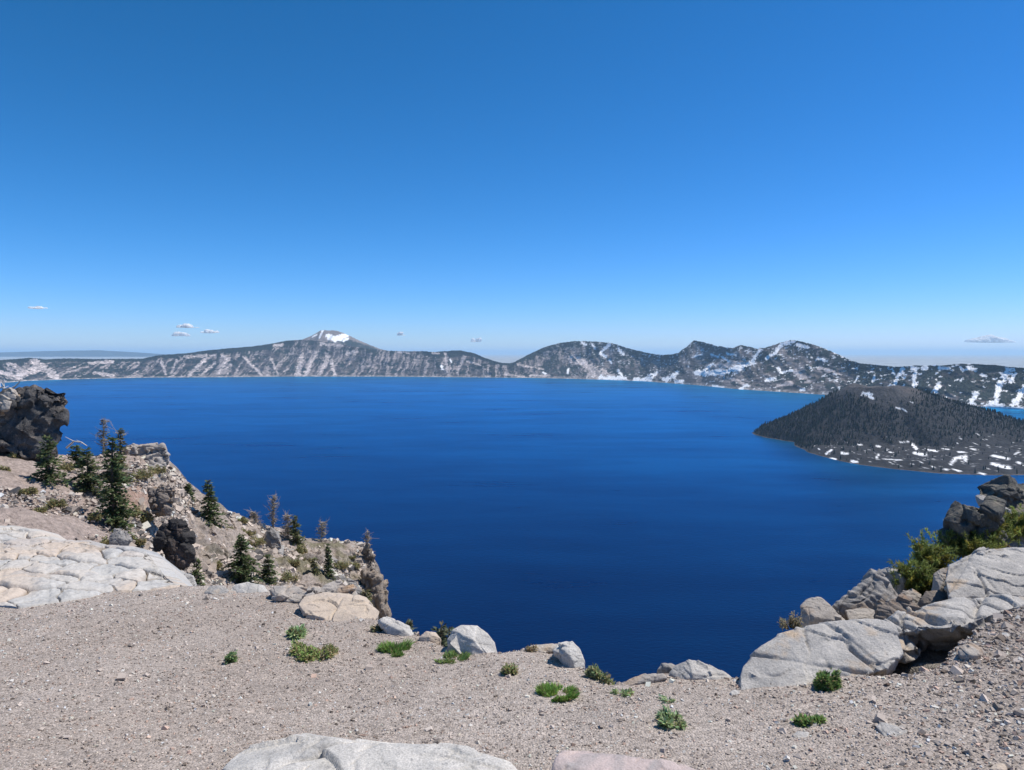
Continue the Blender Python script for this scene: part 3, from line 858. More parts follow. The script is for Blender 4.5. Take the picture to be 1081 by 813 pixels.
_tl = _nt.nodes.new('ShaderNodeBsdfTranslucent'); _tl.inputs[0].default_value = (.9, .9, .9, 1)
_tp = _nt.nodes.new('ShaderNodeBsdfTransparent')
_m1 = _nt.nodes.new('ShaderNodeMixShader'); _m1.inputs[0].default_value = .28
_m2 = _nt.nodes.new('ShaderNodeMixShader')
_nt.links.new(_b.outputs[0], _m1.inputs[1]); _nt.links.new(_tl.outputs[0], _m1.inputs[2])
_nt.links.new(_a, _m2.inputs[0]); _nt.links.new(_tp.outputs[0], _m2.inputs[1]); _nt.links.new(_m1.outputs[0], _m2.inputs[2])
_nt.links.new(_m2.outputs[0], [n for n in _nt.nodes if n.type == 'OUTPUT_MATERIAL'][0].inputs[0])
cloud(1045, 359.5, 40, 6, 56000, 21, 'flat white cloud low over the far right end of the rim, brightest of all')
cloud(198, 344.5, 20, 4, 52000, 2, 'thin white cloud, upper one of the pair left of the snowy peak')
cloud(193, 353.5, 17, 4, 44000, 13, 'small white puff just below the upper cloud left of the snowy peak')
cloud(221, 350.5, 16, 3, 52000, 4, 'faint wisp of cloud between the cloud pair and the snowy peak')
cloud(503, 359.5, 10, 4.5, 52000, 5, 'tiny white cloud above the low notch in the far rim')
cloud(422, 353, 9, 3, 52000, 6, 'tiny cloud just right of the snowy peak')
cloud(40, 325, 14, 2.5, 52000, 7, 'faint small cloud alone above the distant blue ridge')

# ------------------------------------------------------------------ rocks
def remesh(bm, vox):
    me = bpy.data.meshes.new('tmp'); bm.to_mesh(me); bm.free()
    o = bpy.data.objects.new('tmp', me); COL.objects.link(o)
    md = o.modifiers.new('r', 'REMESH'); md.mode = 'VOXEL'; md.voxel_size = vox
    dg = bpy.context.evaluated_depsgraph_get()
    ev = o.evaluated_get(dg)
    out = bpy.data.meshes.new_from_object(ev)
    bpy.data.objects.remove(o); bpy.data.meshes.remove(me)
    return out

def chip(me, size, seed, amp=.06, facet=.05, crack=.02, ncell=40, aniso=(1, 1, 1), fine=.6, bed=None, chips=70, joints=3, terrace=.008, tn=(.25, .15, .95), tstep=.10):
    """break a smooth remeshed lump into faces, cracks and small roughness"""
    n = len(me.vertices)
    co = np.empty(n * 3, np.float32); me.vertices.foreach_get('co', co); co = co.reshape(-1, 3).astype(float)
    no = np.empty(n * 3, np.float32); me.vertices.foreach_get('normal', no); no = no.reshape(-1, 3).astype(float)
    amp = amp * .32; facet = facet * .45; crack = crack * .9
    r = np.random.RandomState(seed)
    # split faces: flat breaks of several sizes
    for k in range(chips):
        i = r.randint(n); p0 = co[i]
        dn = no[i] + r.normal(0, .38, 3); dn /= np.linalg.norm(dn)
        big = k < chips * .3
        R_ = size * (r.uniform(.22, .5) if big else r.uniform(.06, .2)); dp = size * (r.uniform(.006, .035) if big else r.uniform(.004, .018))
        v_ = co - p0
        near = np.einsum('ij,ij->i', v_, v_) < R_ * R_
        t_ = v_ @ dn
        t_ = t_ - t_[near].max() + dp
        m_ = (t_ > 0) & near
        co[m_] -= t_[m_, None] * dn
    lo, hi = co.min(0), co.max(0)
    an = np.array(aniso, float)
    q = (co + .12 * size * N3(*[fbm(co / (size * .3), 2, seed + k) for k in (1, 2, 3)])) * an
    seeds = (lo + (hi - lo) * r.uniform(0, 1, (ncell, 3))) * an
    d = np.linalg.norm(q[:, None, :] - seeds[None], axis=2)
    i1 = d.argmin(1); d1 = d[np.arange(n), i1]
    d[np.arange(n), i1] = 1e9
    d2 = d.min(1)
    dirs = r.normal(size=(ncell, 3)); dirs /= np.linalg.norm(dirs, axis=1)[:, None]
    off = r.uniform(-1, 1, ncell)
    cs = (hi - lo).mean() / max(ncell, 1) ** (1 / 3)
    f = np.einsum('ij,ij->i', (co - seeds[i1] / an), dirs[i1]) / cs * .6 + off[i1] * .6
    edge = smooth(.055, 0, (d2 - d1) / cs)
    h = size * (facet * np.clip(f, -1.2, 1.2) - crack * edge * smooth(-.25, .25, fbm(co / (size * .3), 2, seed + 31)) + amp * fbm(co / (size * .35), 4, seed + 5) + amp * fine * fbm(co / (size * .07), 4, seed + 9, .6))
    tv = (co @ np.array(tn)) / (size * tstep) + 1.6 * fbm(co / (size * .4), 3, seed + 14)
    fr_ = tv - np.floor(tv)
    h += size * terrace * (smooth(.0, .08, fr_) * (1 - .6 * fr_) - .4) * smooth(-.35, .2, fbm(co / (size * .25), 2, seed + 15)) * 2
    h -= size * amp * .5 * np.clip(.25 - np.abs(fbm(co / (size * .22), 3, seed + 16)), 0, 1)
    lo2, hi2 = co.min(0), co.max(0)
    for k in range(joints):
        dn = np.array([r.normal(), r.normal() * .5, r.normal() * .7]); dn /= np.linalg.norm(dn)
        p0 = lo2 + (hi2 - lo2) * r.uniform(.15, .85, 3)
        sv = ((co - p0) @ dn) / size + .03 * fbm(co / (size * .25), 3, seed + 40 + k)
        along = smooth(-.25, .15, fbm(co / (size * .5), 2, seed + 60 + k))
        h -= size * r.uniform(.018, .04) * np.exp(-(sv / .011) ** 2) * along
        h += size * r.uniform(-.014, .014) * (smooth(-.006, .006, sv) - .5) * smooth(.35, .0, np.abs(sv))
    if bed:
        ph = (co @ np.array(bed[1])) / (size * bed[0]) + 1.2 * fbm(co / (size * .5), 2, seed + 12)
        h += size * bed[2] * (np.abs((ph % 1) - .5) * 2 - .5)
    co = co + no * h[:, None]
    me.vertices.foreach_set('co', co.astype(np.float32).ravel())
    me.update()

def add_hull(bm, pts3):
    tmp = bmesh.new()
    for p in pts3: tmp.verts.new([float(v) for v in p])
    r = bmesh.ops.convex_hull(tmp, input=tmp.verts)
    bad = list({g for g in r.get('geom_interior', []) + r.get('geom_unused', []) if isinstance(g, bmesh.types.BMVert) and g.is_valid})
    if bad: bmesh.ops.delete(tmp, geom=bad, context='VERTS')
    bmesh.ops.recalc_face_normals(tmp, faces=tmp.faces)
    m_ = bpy.data.meshes.new('tmp'); tmp.to_mesh(m_); tmp.free(); bm.from_mesh(m_); bpy.data.meshes.remove(m_)

def rock(name, out, mat, label, cat='rock', d=None, lean=1.0, bulge=.3, thick=1.0, seed=1, sink=10, group=None,
         vox=None, hit=None, under=0.0, grow=1.03, dd=0.0, blocks=0, bsize=.28, core=1.0, jit=.05, flat=(1, 1, 1), bury=3.0, **kw):
    """out: outline of the rock in photo pixels; d: distance of its foot (else where the foot meets the ground);
    lean: how far its face leans back per unit of height; bulge: how far the middle stands forward; thick: depth behind;
    blocks: angular blocks of size bsize that break up the main body"""
    r = np.random.RandomState(seed + 900)
    o_ = np.array(out, float)
    yb = o_[:, 1].max(); xb = o_[o_[:, 1].argmax(), 0]
    o_ = o_.mean(0) + (o_ - o_.mean(0)) * grow
    if d is None: d = (gd(xb, yb) if hit is None else hit(xb, yb)) + dd
    o_[:, 1] += bury * smooth(yb - .4 * (yb - o_[:, 1].min()), yb, o_[:, 1])
    hf = lambda q: (yb - q[:, 1]) * d / F
    size = float(np.hypot(*(o_.max(0) - o_.min(0)))) * d / F
    dep = d + lean * hf(o_) + under * np.maximum(0, 1 - hf(o_) / max(hf(o_).max(), 1e-6) * 3)
    dep = dep + r.uniform(-1, 1, len(o_)) * jit * size
    front = P(o_[:, 0], o_[:, 1], dep)
    c = o_.mean(0)
    k = 3 + (len(o_) > 10)
    w = r.dirichlet(np.ones(len(o_)) * .5, k)
    fp = c + (w @ o_ - c) * .8
    fr2 = P(fp[:, 0], fp[:, 1], d + lean * hf(fp) - bulge * r.uniform(.4, 1, k))
    bk = c + (o_ - c) * .88
    back = P(bk[:, 0], bk[:, 1] + 2, dep + thick); back[:, 2] -= .05 * thick
    lowo = o_[o_[:, 1] > yb - .35 * (yb - o_[:, 1].min())]
    low = P(lowo[:, 0], lowo[:, 1] + sink, d + .25 * thick + under)
    bm = bmesh.new()
    body = np.concatenate([front, fr2, back, low])
    if core < 1: body = body.mean(0) + (body - body.mean(0)) * core
    add_hull(bm, body)
    r0 = Matrix.Rotation(r.uniform(-.3, .3), 3, 'X') @ Matrix.Rotation(r.uniform(-.45, .45), 3, 'Y') @ Matrix.Rotation(r.uniform(0, 1.5), 3, 'Z')
    for b in range(blocks):
        q = (c + (o_[r.randint(len(o_))] - c) * math.sqrt(r.uniform(.02, .62 if core == 1 else .85)))[None]
        bs = size * bsize * r.uniform(.6, 1.25)
        ctr = P(q[:, 0], q[:, 1], d + lean * hf(q) + bs * (.18 if core == 1 else .05))[0]
        v = _cube * (1 + r.uniform(-.3, .1, (8, 3))) * r.uniform(.6, 1.15, 3) * np.array(flat)
        R_ = np.array(r0 @ Matrix.Rotation(r.normal(0, .28), 3, 'X') @ Matrix.Rotation(r.normal(0, .28), 3, 'Y') @ Matrix.Rotation(r.normal(0, .4), 3, 'Z'))
        add_hull(bm, ctr + (v @ R_.T) * bs * .40)
    me = remesh(bm, vox or max(size / 125, .006))
    chip(me, size, seed, **kw)
    o = link(name, me, mat)
    me.name = name
    for p in me.polygons: p.use_smooth = True
    base = Vector(P(xb, yb, d).tolist())
    me.transform(Matrix.Translation(-base)); o.location = base
    tag(o, label, cat, group)
    return o

R_PALE = rock_mat('pale_granite', (.49, .46, .425), (.33, .315, .30), (.46, .36, .265), .26, scale=2.2, bumpd=.016, lichen=(.24, .23, .215))
R_GREY = rock_mat('grey_andesite', (.34, .32, .30), (.20, .19, .185), (.36, .29, .23), .32, scale=2.0, bumpd=.022, lichen=(.13, .125, .12))
R_TAN = rock_mat('tan_andesite', (.42, .375, .33), (.33, .30, .275), (.40, .27, .17), .2, scale=1.8, bumpd=.015)
R_BROWN = rock_mat('brown_andesite', (.27, .22, .18), (.17, .15, .14), (.30, .20, .13), .3, scale=3.0, bumpd=.02)
R_DARK = rock_mat('dark_lava', (.062, .057, .056), (.035, .033, .034), (.16, .12, .10), .3, scale=1.5, bumpd=.05)
R_CRAG = rock_mat('dark_crag', (.13, .124, .122), (.06, .058, .06), (.26, .215, .185), .4, scale=.9, bumpd=.12, lichen=(.24, .20, .175))
R_PINK = rock_mat('pink_granite', (.52, .42, .39), (.42, .35, .33), (.34, .31, .30), .2, scale=2.5, bumpd=.008)
R_WHITE = rock_mat('white_granite', (.58, .545, .50), (.45, .43, .40), (.38, .36, .335), .30, scale=2.6, bumpd=.010, lichen=(.30, .29, .28))
R_SAND = rock_mat('sandy_rock', (.56, .46, .36), (.47, .39, .32), (.50, .42, .36), .14, scale=1.6, bumpd=.015)
R_CLIFF = rock_mat('cliff_rock', (.38, .315, .26), (.25, .21, .175), (.36, .27, .19), .3, scale=2.0, bumpd=.06)
R_LICH = rock_mat('lichened_rock', (.15, .145, .13), (.09, .088, .085), (.25, .22, .18), .3, scale=1.6, bumpd=.05, lichen=(.22, .22, .15))

# --- right-hand rocks
rock('rock_slab', [(776, 717), (784, 702), (798, 687), (822, 671), (850, 661), (890, 656), (925, 654), (945, 660), (952, 690), (935, 705), (905, 710), (870, 716), (832, 726), (795, 727)],
     R_PALE, 'large pale grey slab tilting down to the gravel beside the dark bush', blocks=5, bsize=0.2, flat=(1.3, 0.8, 0.5), lean=1.25, bulge=0.03, thick=2.0, seed=3, amp=.025, facet=.03, crack=0.02, ncell=26, sink=14, jit=0.012, bury=14, chips=14, terrace=0.009, grow=1.0, joints=7)
rock('rock', [(846, 640), (852, 633), (867, 632), (880, 644), (893, 655), (880, 662), (856, 661), (849, 655)], R_TAN,
     'pinkish blocky rock on top of the pale slab, next to the dry twigs', blocks=4, bsize=0.4, lean=.6, bulge=.1, thick=.5, seed=5, amp=.05, facet=.07, ncell=14)
rock('rock', [(880, 640), (895, 628), (912, 622), (928, 602), (936, 612), (942, 628), (955, 640), (935, 650), (905, 656), (886, 652)], R_GREY,
     'dark grey ribbed rock leaning up to the lit block under the pine', blocks=8, bsize=0.4, flat=(0.8, 1, 1), lean=.5, bulge=.12, thick=.9, seed=7, amp=.04, facet=.07, ncell=26, bed=(.09, (.6, .3, .75), .012))
rock('rock', [(928, 603), (936, 599), (953, 601), (972, 600), (968, 616), (950, 628), (935, 624)], R_PALE,
     'small whitish block standing at the lake edge under the lowest pine branches', lean=.4, bulge=.12, thick=.6, seed=9, amp=.05, facet=.06, ncell=14)
rock('rock', [(926, 640), (940, 634), (956, 631), (972, 642), (980, 650), (964, 664), (946, 676), (932, 672), (922, 657)], R_BROWN,
     'brown streaked rock wedged behind the overhanging boulder', blocks=7, bsize=0.4, flat=(1.1, 0.9, 0.7), lean=.7, bulge=.12, thick=.7, seed=11, amp=.05, facet=.06, ncell=22, bed=(.08, (.3, .2, .9), .016))
rock('rock', [(893, 645), (912, 640), (925, 644), (922, 656), (900, 660)], R_TAN, 'low tan stone between the pale slab and the grey ribbed rock', lean=.9, bulge=.06, thick=.4, seed=13, amp=.05, facet=.06, ncell=10)
rock('boulder', [(928, 672), (940, 661), (957, 653), (978, 641), (1006, 632), (1055, 630), (1095, 633), (1092, 640), (1060, 660), (1040, 668), (1018, 680), (998, 688), (972, 690), (948, 695), (933, 694)],
     R_PALE, 'big pale boulder overhanging a dark hollow in the gravel', dd=-0.12, blocks=6, bsize=0.26, flat=(1.2, 0.8, 0.5), lean=1.15, bulge=.26, thick=.9, seed=15, amp=.022, facet=.03, crack=0.03, ncell=22, sink=9, under=0.6, jit=0.02, terrace=0.01, chips=60, joints=8)
rock('rock', [(926, 680), (936, 668), (946, 672), (947, 690), (938, 699), (929, 695)], R_GREY, 'small upright grey stone at the tip of the overhanging boulder', lean=.3, bulge=.1, thick=.35, seed=17, amp=.05, facet=.06, ncell=10)
rock('rock_ledge', [(1000, 612), (1003, 597), (1022, 588), (1042, 579), (1060, 581), (1110, 578), (1110, 630), (1080, 630), (1050, 629), (1015, 630), (1004, 624)], R_PALE,
     'broad cracked pale ledge above the overhanging boulder', blocks=14, bsize=0.26, flat=(1.3, 0.9, 0.45), lean=1.3, bulge=.12, thick=1.2, seed=19, amp=.03, facet=.045, crack=0.03, ncell=34, aniso=(.6, .7, 1.8), jit=0.03, terrace=0.012, bury=8, joints=10)
rock('rock', [(1018, 606), (1050, 611), (1085, 608), (1110, 612), (1110, 622), (1060, 621), (1030, 618)], R_TAN, 'thin tan layer of rock standing out of the pale ledge', lean=.6, bulge=.06, thick=.5, seed=20, amp=.03, facet=.05, ncell=14, sink=4, aniso=(.5, .6, 2))
rock('rock', [(1041, 572), (1055, 564), (1080, 560), (1115, 556), (1115, 578), (1080, 582), (1050, 581)], R_GREY, 'blue-grey rock lying on the pale ledge below the pine', lean=.8, bulge=.15, thick=.8, seed=21, amp=.03, facet=.04, ncell=16, joints=5)
rock('rock', [(983, 624), (985, 606), (992, 600), (1001, 598), (1004, 612), (998, 628), (990, 634)], R_TAN, 'tan upright rock in the shadowed cleft beside the pale ledge', lean=.35, bulge=.12, thick=.5, seed=23, amp=.05, facet=.07, ncell=12)
rock('rock', [(970, 636), (978, 625), (990, 622), (1004, 628), (1002, 640), (985, 646), (972, 646)], R_BROWN, 'dark brown stone at the foot of the cleft', lean=.6, bulge=.1, thick=.5, seed=25, amp=.06, facet=.07, ncell=12)
rock('rock', [(993, 548), (1000, 544), (1003, 538), (1026, 531), (1050, 536), (1062, 548), (1050, 570), (1010, 575), (997, 568)], R_LICH,
     'black shadowed rock sticking out over the lake below the crag', dd=0.5, blocks=14, bsize=0.32, flat=(1.2, 1, 0.7), core=.8, lean=-.25, bulge=.05, thick=1.4, seed=27, amp=.05, facet=.09, crack=.03, ncell=22, joints=6)
rock('crag', [(1030, 517), (1046, 512), (1058, 508), (1074, 506), (1110, 507), (1110, 548), (1080, 546), (1052, 541), (1034, 535)], R_LICH,
     'dark lichened crag topmost on the rim above the pine', dd=1, blocks=16, bsize=0.32, flat=(1.3, 1, 0.55), core=.8, lean=.9, bulge=.3, thick=1.6, seed=29, amp=.05, facet=.08, crack=.03, ncell=30, aniso=(.6, .6, 1.6), joints=6)
rock('rock', [(1030, 524), (1034, 522), (1050, 528), (1068, 538), (1064, 541), (1046, 535), (1032, 530)], R_PALE, 'thin pale plate of rock lying against the lichened crag', dd=0.7, lean=.6, bulge=.06, thick=.7, seed=31, amp=.03, facet=.04, ncell=8, sink=2)
fr_ = np.random.RandomState(77)
for (fx, fy, fw, fh, fm, lab) in [
    (905, 668, 24, 16, R_GREY, 'squat grey stone in the shade right behind the pale slab'), (916, 690, 22, 14, R_TAN, 'small tan stone between the pale slab and the hollow'),
    (962, 628, 22, 14, R_TAN, 'tan stone tucked under the middle of the pine'), (992, 640, 26, 14, R_GREY, 'grey stone between the brown stone and the overhanging boulder'),
    (955, 640, 20, 14, R_GREY, 'small grey stone just behind the brown streaked rock'), (1012, 626, 24, 12, R_BROWN, 'brown stone under the lip of the pale ledge'),
    (940, 655, 20, 12, R_TAN, 'tan stone lying against the brown streaked rock'), (1025, 688, 30, 16, R_TAN, 'broad tan stone at the end of the dark hollow'), (876, 660, 22, 12, R_TAN, 'flat tan stone between the blocky rock and the pale slab')]:
    n_ = 8; a_ = np.linspace(0, 2 * math.pi, n_, endpoint=False) + fr_.uniform(0, .6)
    k_ = fr_.uniform(.75, 1.1, n_)
    rock('rock', list(zip(fx + np.cos(a_) * fw / 2 * k_, fy + np.sin(a_) * fh / 2 * k_)), fm, lab, lean=.8, bulge=.06, thick=.35, seed=int(fx), amp=.05, facet=.06, ncell=10, blocks=3, bsize=.4)
# --- rim stones
rock('rim_stone', [(470, 676), (476, 664), (486, 659), (505, 660), (516, 667), (524, 678), (530, 690), (500, 688), (475, 684)], R_WHITE, 'white rounded boulder on the rim in front of the deep blue lake', lean=.7, bulge=.1, thick=.5, seed=33, amp=.03, facet=.045, ncell=12, bury=13, dd=0.06, blocks=2, bsize=0.5, grow=0.95)
rock('rim_stone', [(400, 655), (408, 651), (418, 654), (432, 661), (438, 670), (425, 673), (410, 668)], R_WHITE, 'low pale stone beside the dry tuft at the rim', lean=.8, bulge=.06, thick=.4, seed=35, amp=.03, facet=.05, ncell=10, bury=6, dd=0.06)
rock('rim_stone', [(442, 673), (450, 666), (460, 667), (466, 674), (462, 679), (446, 678)], R_SAND, 'small sandy stone between two pale rim stones', lean=.7, bulge=.05, thick=.3, seed=37, amp=.03, facet=.05, ncell=8, bury=4, dd=0.06)
rock('rim_stone', [(584, 684), (595, 679), (604, 676), (612, 684), (618, 697), (614, 707), (602, 705), (592, 694)], R_WHITE, 'pale pointed boulder with one sunny face beside the grey rim bush', lean=.6, bulge=.08, thick=.45, seed=39, amp=.03, facet=.05, ncell=10, bury=13, dd=0.06, blocks=2, bsize=0.5, grow=0.95)
rock('rim_stone', [(552, 687), (558, 682), (575, 680), (588, 679), (592, 684), (575, 688), (560, 690)], R_PALE, 'flat pale stone at the rim next to the pointed boulder', lean=.9, bulge=.04, thick=.3, seed=41, amp=.03, facet=.05, ncell=8, bury=4, dd=0.06)
rock('rim_stone', [(650, 724), (664, 716), (678, 711), (700, 711), (704, 716), (684, 720), (664, 727)], R_TAN, 'low flat tan stone at the lowest dip of the rim', lean=.9, bulge=.04, thick=.4, seed=43, amp=.03, facet=.05, ncell=8, bury=4, dd=0.06)
rock('rim_stone', [(693, 707), (698, 700), (708, 700), (716, 705), (712, 711), (698, 711)], R_GREY, 'small grey knob of rock on the rim next to the layered stone', lean=.6, bulge=.05, thick=.3, seed=45, amp=.04, facet=.06, ncell=8, bury=4, dd=0.06)
rock('rim_stone', [(708, 711), (714, 702), (726, 697), (742, 699), (752, 706), (768, 711), (774, 717), (745, 715), (722, 715)], R_PALE, 'layered pale stone on the rim at the foot of the large slab', blocks=5, bsize=0.3, flat=(1.3, 0.9, 0.4), lean=.7, bulge=.06, thick=.45, seed=47, amp=.03, facet=.06, crack=.02, ncell=14, aniso=(.6, .6, 2), bury=7, dd=0.06)
rock('rock_shelf', [(316, 638), (322, 630), (345, 625), (368, 626), (384, 632), (400, 645), (396, 652), (384, 652), (374, 657), (350, 652), (325, 648)], R_SAND, 'sandy yellowish flat rock at the gravel edge', lean=2.0, bulge=.03, thick=.5, seed=49, amp=.015, facet=.025, crack=.01, ncell=18, bury=5, dd=0.06, joints=4)
rock('rock_shelf', [(286, 622), (296, 617), (320, 619), (350, 621), (374, 624), (378, 630), (350, 632), (312, 632), (294, 629)], R_TAN, 'low grey-beige shelf of rock just behind the sandy flat rock', blocks=6, bsize=0.3, flat=(1.4, 0.9, 0.3), lean=1.6, bulge=.03, thick=.4, seed=51, amp=.02, facet=.03, crack=.012, ncell=18, aniso=(.6, .6, 2), bury=5, dd=0.06, joints=5)
rock('rim_stone', [(242, 624), (248, 617), (262, 614), (278, 617), (284, 624), (262, 627)], R_WHITE, 'pale lump of stone at the gravel edge below the broad fir', lean=1.0, bulge=.05, thick=.35, seed=53, amp=.03, facet=.04, ncell=8, bury=5, dd=0.06)
rock('rim_stone', [(216, 625), (222, 619), (234, 618), (241, 623), (236, 628), (220, 628)], R_PALE, 'small pale stone at the gravel edge below the slim young fir', lean=1.0, bulge=.04, thick=.3, seed=55, amp=.03, facet=.04, ncell=8, bury=4, dd=0.06)
rock('rim_stone', [(164, 606), (176, 600), (192, 602), (204, 608), (208, 619), (190, 622), (170, 616)], R_PALE, 'grey-white block at the end of the cracked white outcrop', d=10.6, lean=.7, bulge=.1, thick=.5, seed=57, amp=.04, facet=.06, ncell=10)
rock('wall_stone', [(236, 822), (246, 806), (262, 784), (272, 779), (300, 778), (330, 781), (372, 786), (420, 787), (470, 786), (500, 790), (524, 797), (544, 805), (556, 822), (540, 860), (260, 860)], R_WHITE,
     'long speckled white granite stone cut off by the bottom edge', d=3.05, lean=1.6, bulge=.03, thick=.3, seed=59, amp=.012, facet=.018, crack=0, ncell=12, sink=30, vox=.009, grow=1.04, bury=0, joints=1)
rock('wall_stone', [(584, 822), (588, 804), (595, 794), (630, 794), (660, 797), (690, 801), (720, 807), (745, 818), (730, 860), (600, 860)], R_PINK,
     'pinkish granite stone beside the long white one', d=2.9, lean=1.6, bulge=.03, thick=.25, seed=61, amp=.012, facet=.018, crack=0, ncell=10, sink=30, vox=.009, bury=0, joints=0)
rock('loose_stone', [(924, 766), (930, 763), (942, 765), (958, 766), (961, 772), (948, 776), (936, 777)], R_PALE, 'flat pale bluish stone lying loose on the gravel slope', lean=1.6, bulge=.01, thick=.12, seed=63, amp=.03, facet=.05, ncell=8, sink=4)
rock('loose_stone', [(836, 776), (842, 772), (854, 773), (852, 778), (842, 779)], R_PALE, 'small flat pale stone on the gravel just below the twin green tufts', lean=1.5, bulge=.01, thick=.08, seed=65, amp=.03, facet=.05, ncell=6, sink=3)
rock('loose_stone', [(1044, 812), (1050, 806), (1060, 806), (1064, 812), (1056, 817)], R_SAND, 'orange-tan stone at the lower corner of the gravel slope', lean=1.0, bulge=.02, thick=.1, seed=67, amp=.03, facet=.05, ncell=6, sink=3)
rock('loose_stone', [(850, 764), (856, 760), (863, 762), (862, 766), (854, 767)], R_PALE, 'little pale stone sitting between the twin green tufts', lean=1.0, bulge=.01, thick=.07, seed=69, amp=.03, facet=.05, ncell=6, sink=3)
rock('loose_stone', [(770, 731), (774, 728), (781, 729), (780, 733), (773, 734)], R_WHITE, 'small white stone on the gravel under the pale slab', lean=1.0, bulge=.01, thick=.07, seed=70, amp=.03, facet=.05, ncell=6, sink=3)
# --- hillside rocks
hh = lambda x, y: float(hill_d(x, y)) - .4
rock('crag', [(-60, 420), (-20, 414), (4, 413), (24, 411), (46, 412), (58, 415), (64, 424), (62, 436), (69, 444), (70, 462), (68, 476), (50, 482), (30, 487), (10, 482), (-30, 490), (-60, 490)], R_CRAG,
     'big dark crag standing over the hillside at the lake', d=22.5, blocks=110, bsize=0.2, flat=(1.2, 0.9, 0.6), core=0.86, lean=.22, bulge=1.0, thick=3.2, seed=71, amp=.05, facet=0.11, crack=.03, ncell=90, sink=18, vox=.055, fine=.5, grow=0.92, terrace=0.006, chips=140, joints=12)
rock('rock', [(-12, 424), (2, 418), (14, 417), (20, 423), (10, 431), (-8, 436)], R_TAN, 'sunlit pinkish block on the shoulder of the big dark crag', d=22.3, blocks=10, bsize=0.4, core=0.7, lean=.8, bulge=.3, thick=1.0, seed=72, amp=.06, facet=.09, ncell=22)
rock('outcrop', [(164, 562), (170, 553), (184, 549), (196, 553), (203, 566), (203, 586), (196, 597), (184, 595), (174, 584), (166, 574)], R_DARK,
     'black knobbly lava outcrop above the white bedrock', d=16.4, blocks=50, bsize=0.22, core=0.85, lean=.45, bulge=.3, thick=1.2, seed=73, amp=.06, facet=.09, crack=.05, ncell=70, fine=.5, grow=0.95)
rock('outcrop', [(152, 530), (158, 516), (172, 512), (186, 516), (190, 530), (178, 540), (160, 542)], R_BROWN, 'grey-brown broken outcrop just under the pale crest', d=20.5, blocks=36, bsize=0.24, core=0.8, lean=.5, bulge=.3, thick=1.0, seed=75, amp=.07, facet=.10, crack=.04, ncell=40, grow=0.85)
rock('rock', [(128, 480), (138, 473), (158, 472), (170, 479), (178, 490), (164, 496), (144, 490)], R_TAN, 'pale beige rocky knob crowning the crest behind the tall fir', d=26.0, blocks=30, bsize=0.3, core=.8, lean=.7, bulge=.3, thick=1.0, seed=77, amp=.07, facet=.10, crack=.04, ncell=40)
rock('rock', [(115, 567), (122, 560), (134, 561), (138, 570), (128, 577), (117, 574)], R_GREY, 'dark grey rock at the foot of the tall fir', d=15.2, blocks=8, bsize=0.4, lean=.5, bulge=.15, thick=.6, seed=79, amp=.07, facet=.10, crack=.03, ncell=20)
rock('rock', [(280, 562), (286, 557), (294, 562), (297, 574), (288, 577), (281, 571)], R_GREY, 'grey rock at the foot of the dead grey snag', hit=hh, lean=.5, bulge=.15, thick=.6, seed=81, amp=.06, facet=.08, ncell=12)
rock('rock', [(286, 577), (292, 573), (300, 576), (298, 583), (289, 583)], R_PALE, 'pale flat rock below the dead grey snag', hit=hh, lean=.8, bulge=.1, thick=.6, seed=83, amp=.06, facet=.08, ncell=10)
rock('rock', [(354, 607), (362, 608), (376, 615), (382, 622), (374, 626), (362, 618)], R_GREY, 'slanting dark grey slab on the slope near the cliff end', hit=hh, lean=.9, bulge=.1, thick=.7, seed=85, amp=.05, facet=.07, ncell=14)
rock('rock_pillar', [(382, 590), (383, 578), (387, 570), (390, 573), (393, 580), (396, 592), (394, 602), (386, 602)], R_CLIFF, 'narrow brown rock pillar capping the cliff end', d=31.5, blocks=10, bsize=0.3, flat=(0.7, 0.7, 1.6), core=0.8, lean=.1, bulge=.25, thick=1.0, seed=87, amp=.08, facet=.10, crack=.04, ncell=26, grow=0.75)
rock('cliff', [(386, 606), (392, 594), (398, 602), (404, 622), (409, 645), (411, 668), (398, 676), (390, 650)], R_CLIFF, 'steep brown cliff of vertical ribs dropping to the lake', d=29.5, blocks=30, bsize=0.2, flat=(0.7, 0.8, 1.9), core=0.97, lean=.15, bulge=.5, thick=2.5, seed=89, amp=.06, facet=.08, crack=.03, ncell=60, aniso=(1.6, 1.6, .5), vox=.05, grow=0.88, terrace=0.02, tn=(1, 0.4, 0.1), tstep=0.09, joints=8)

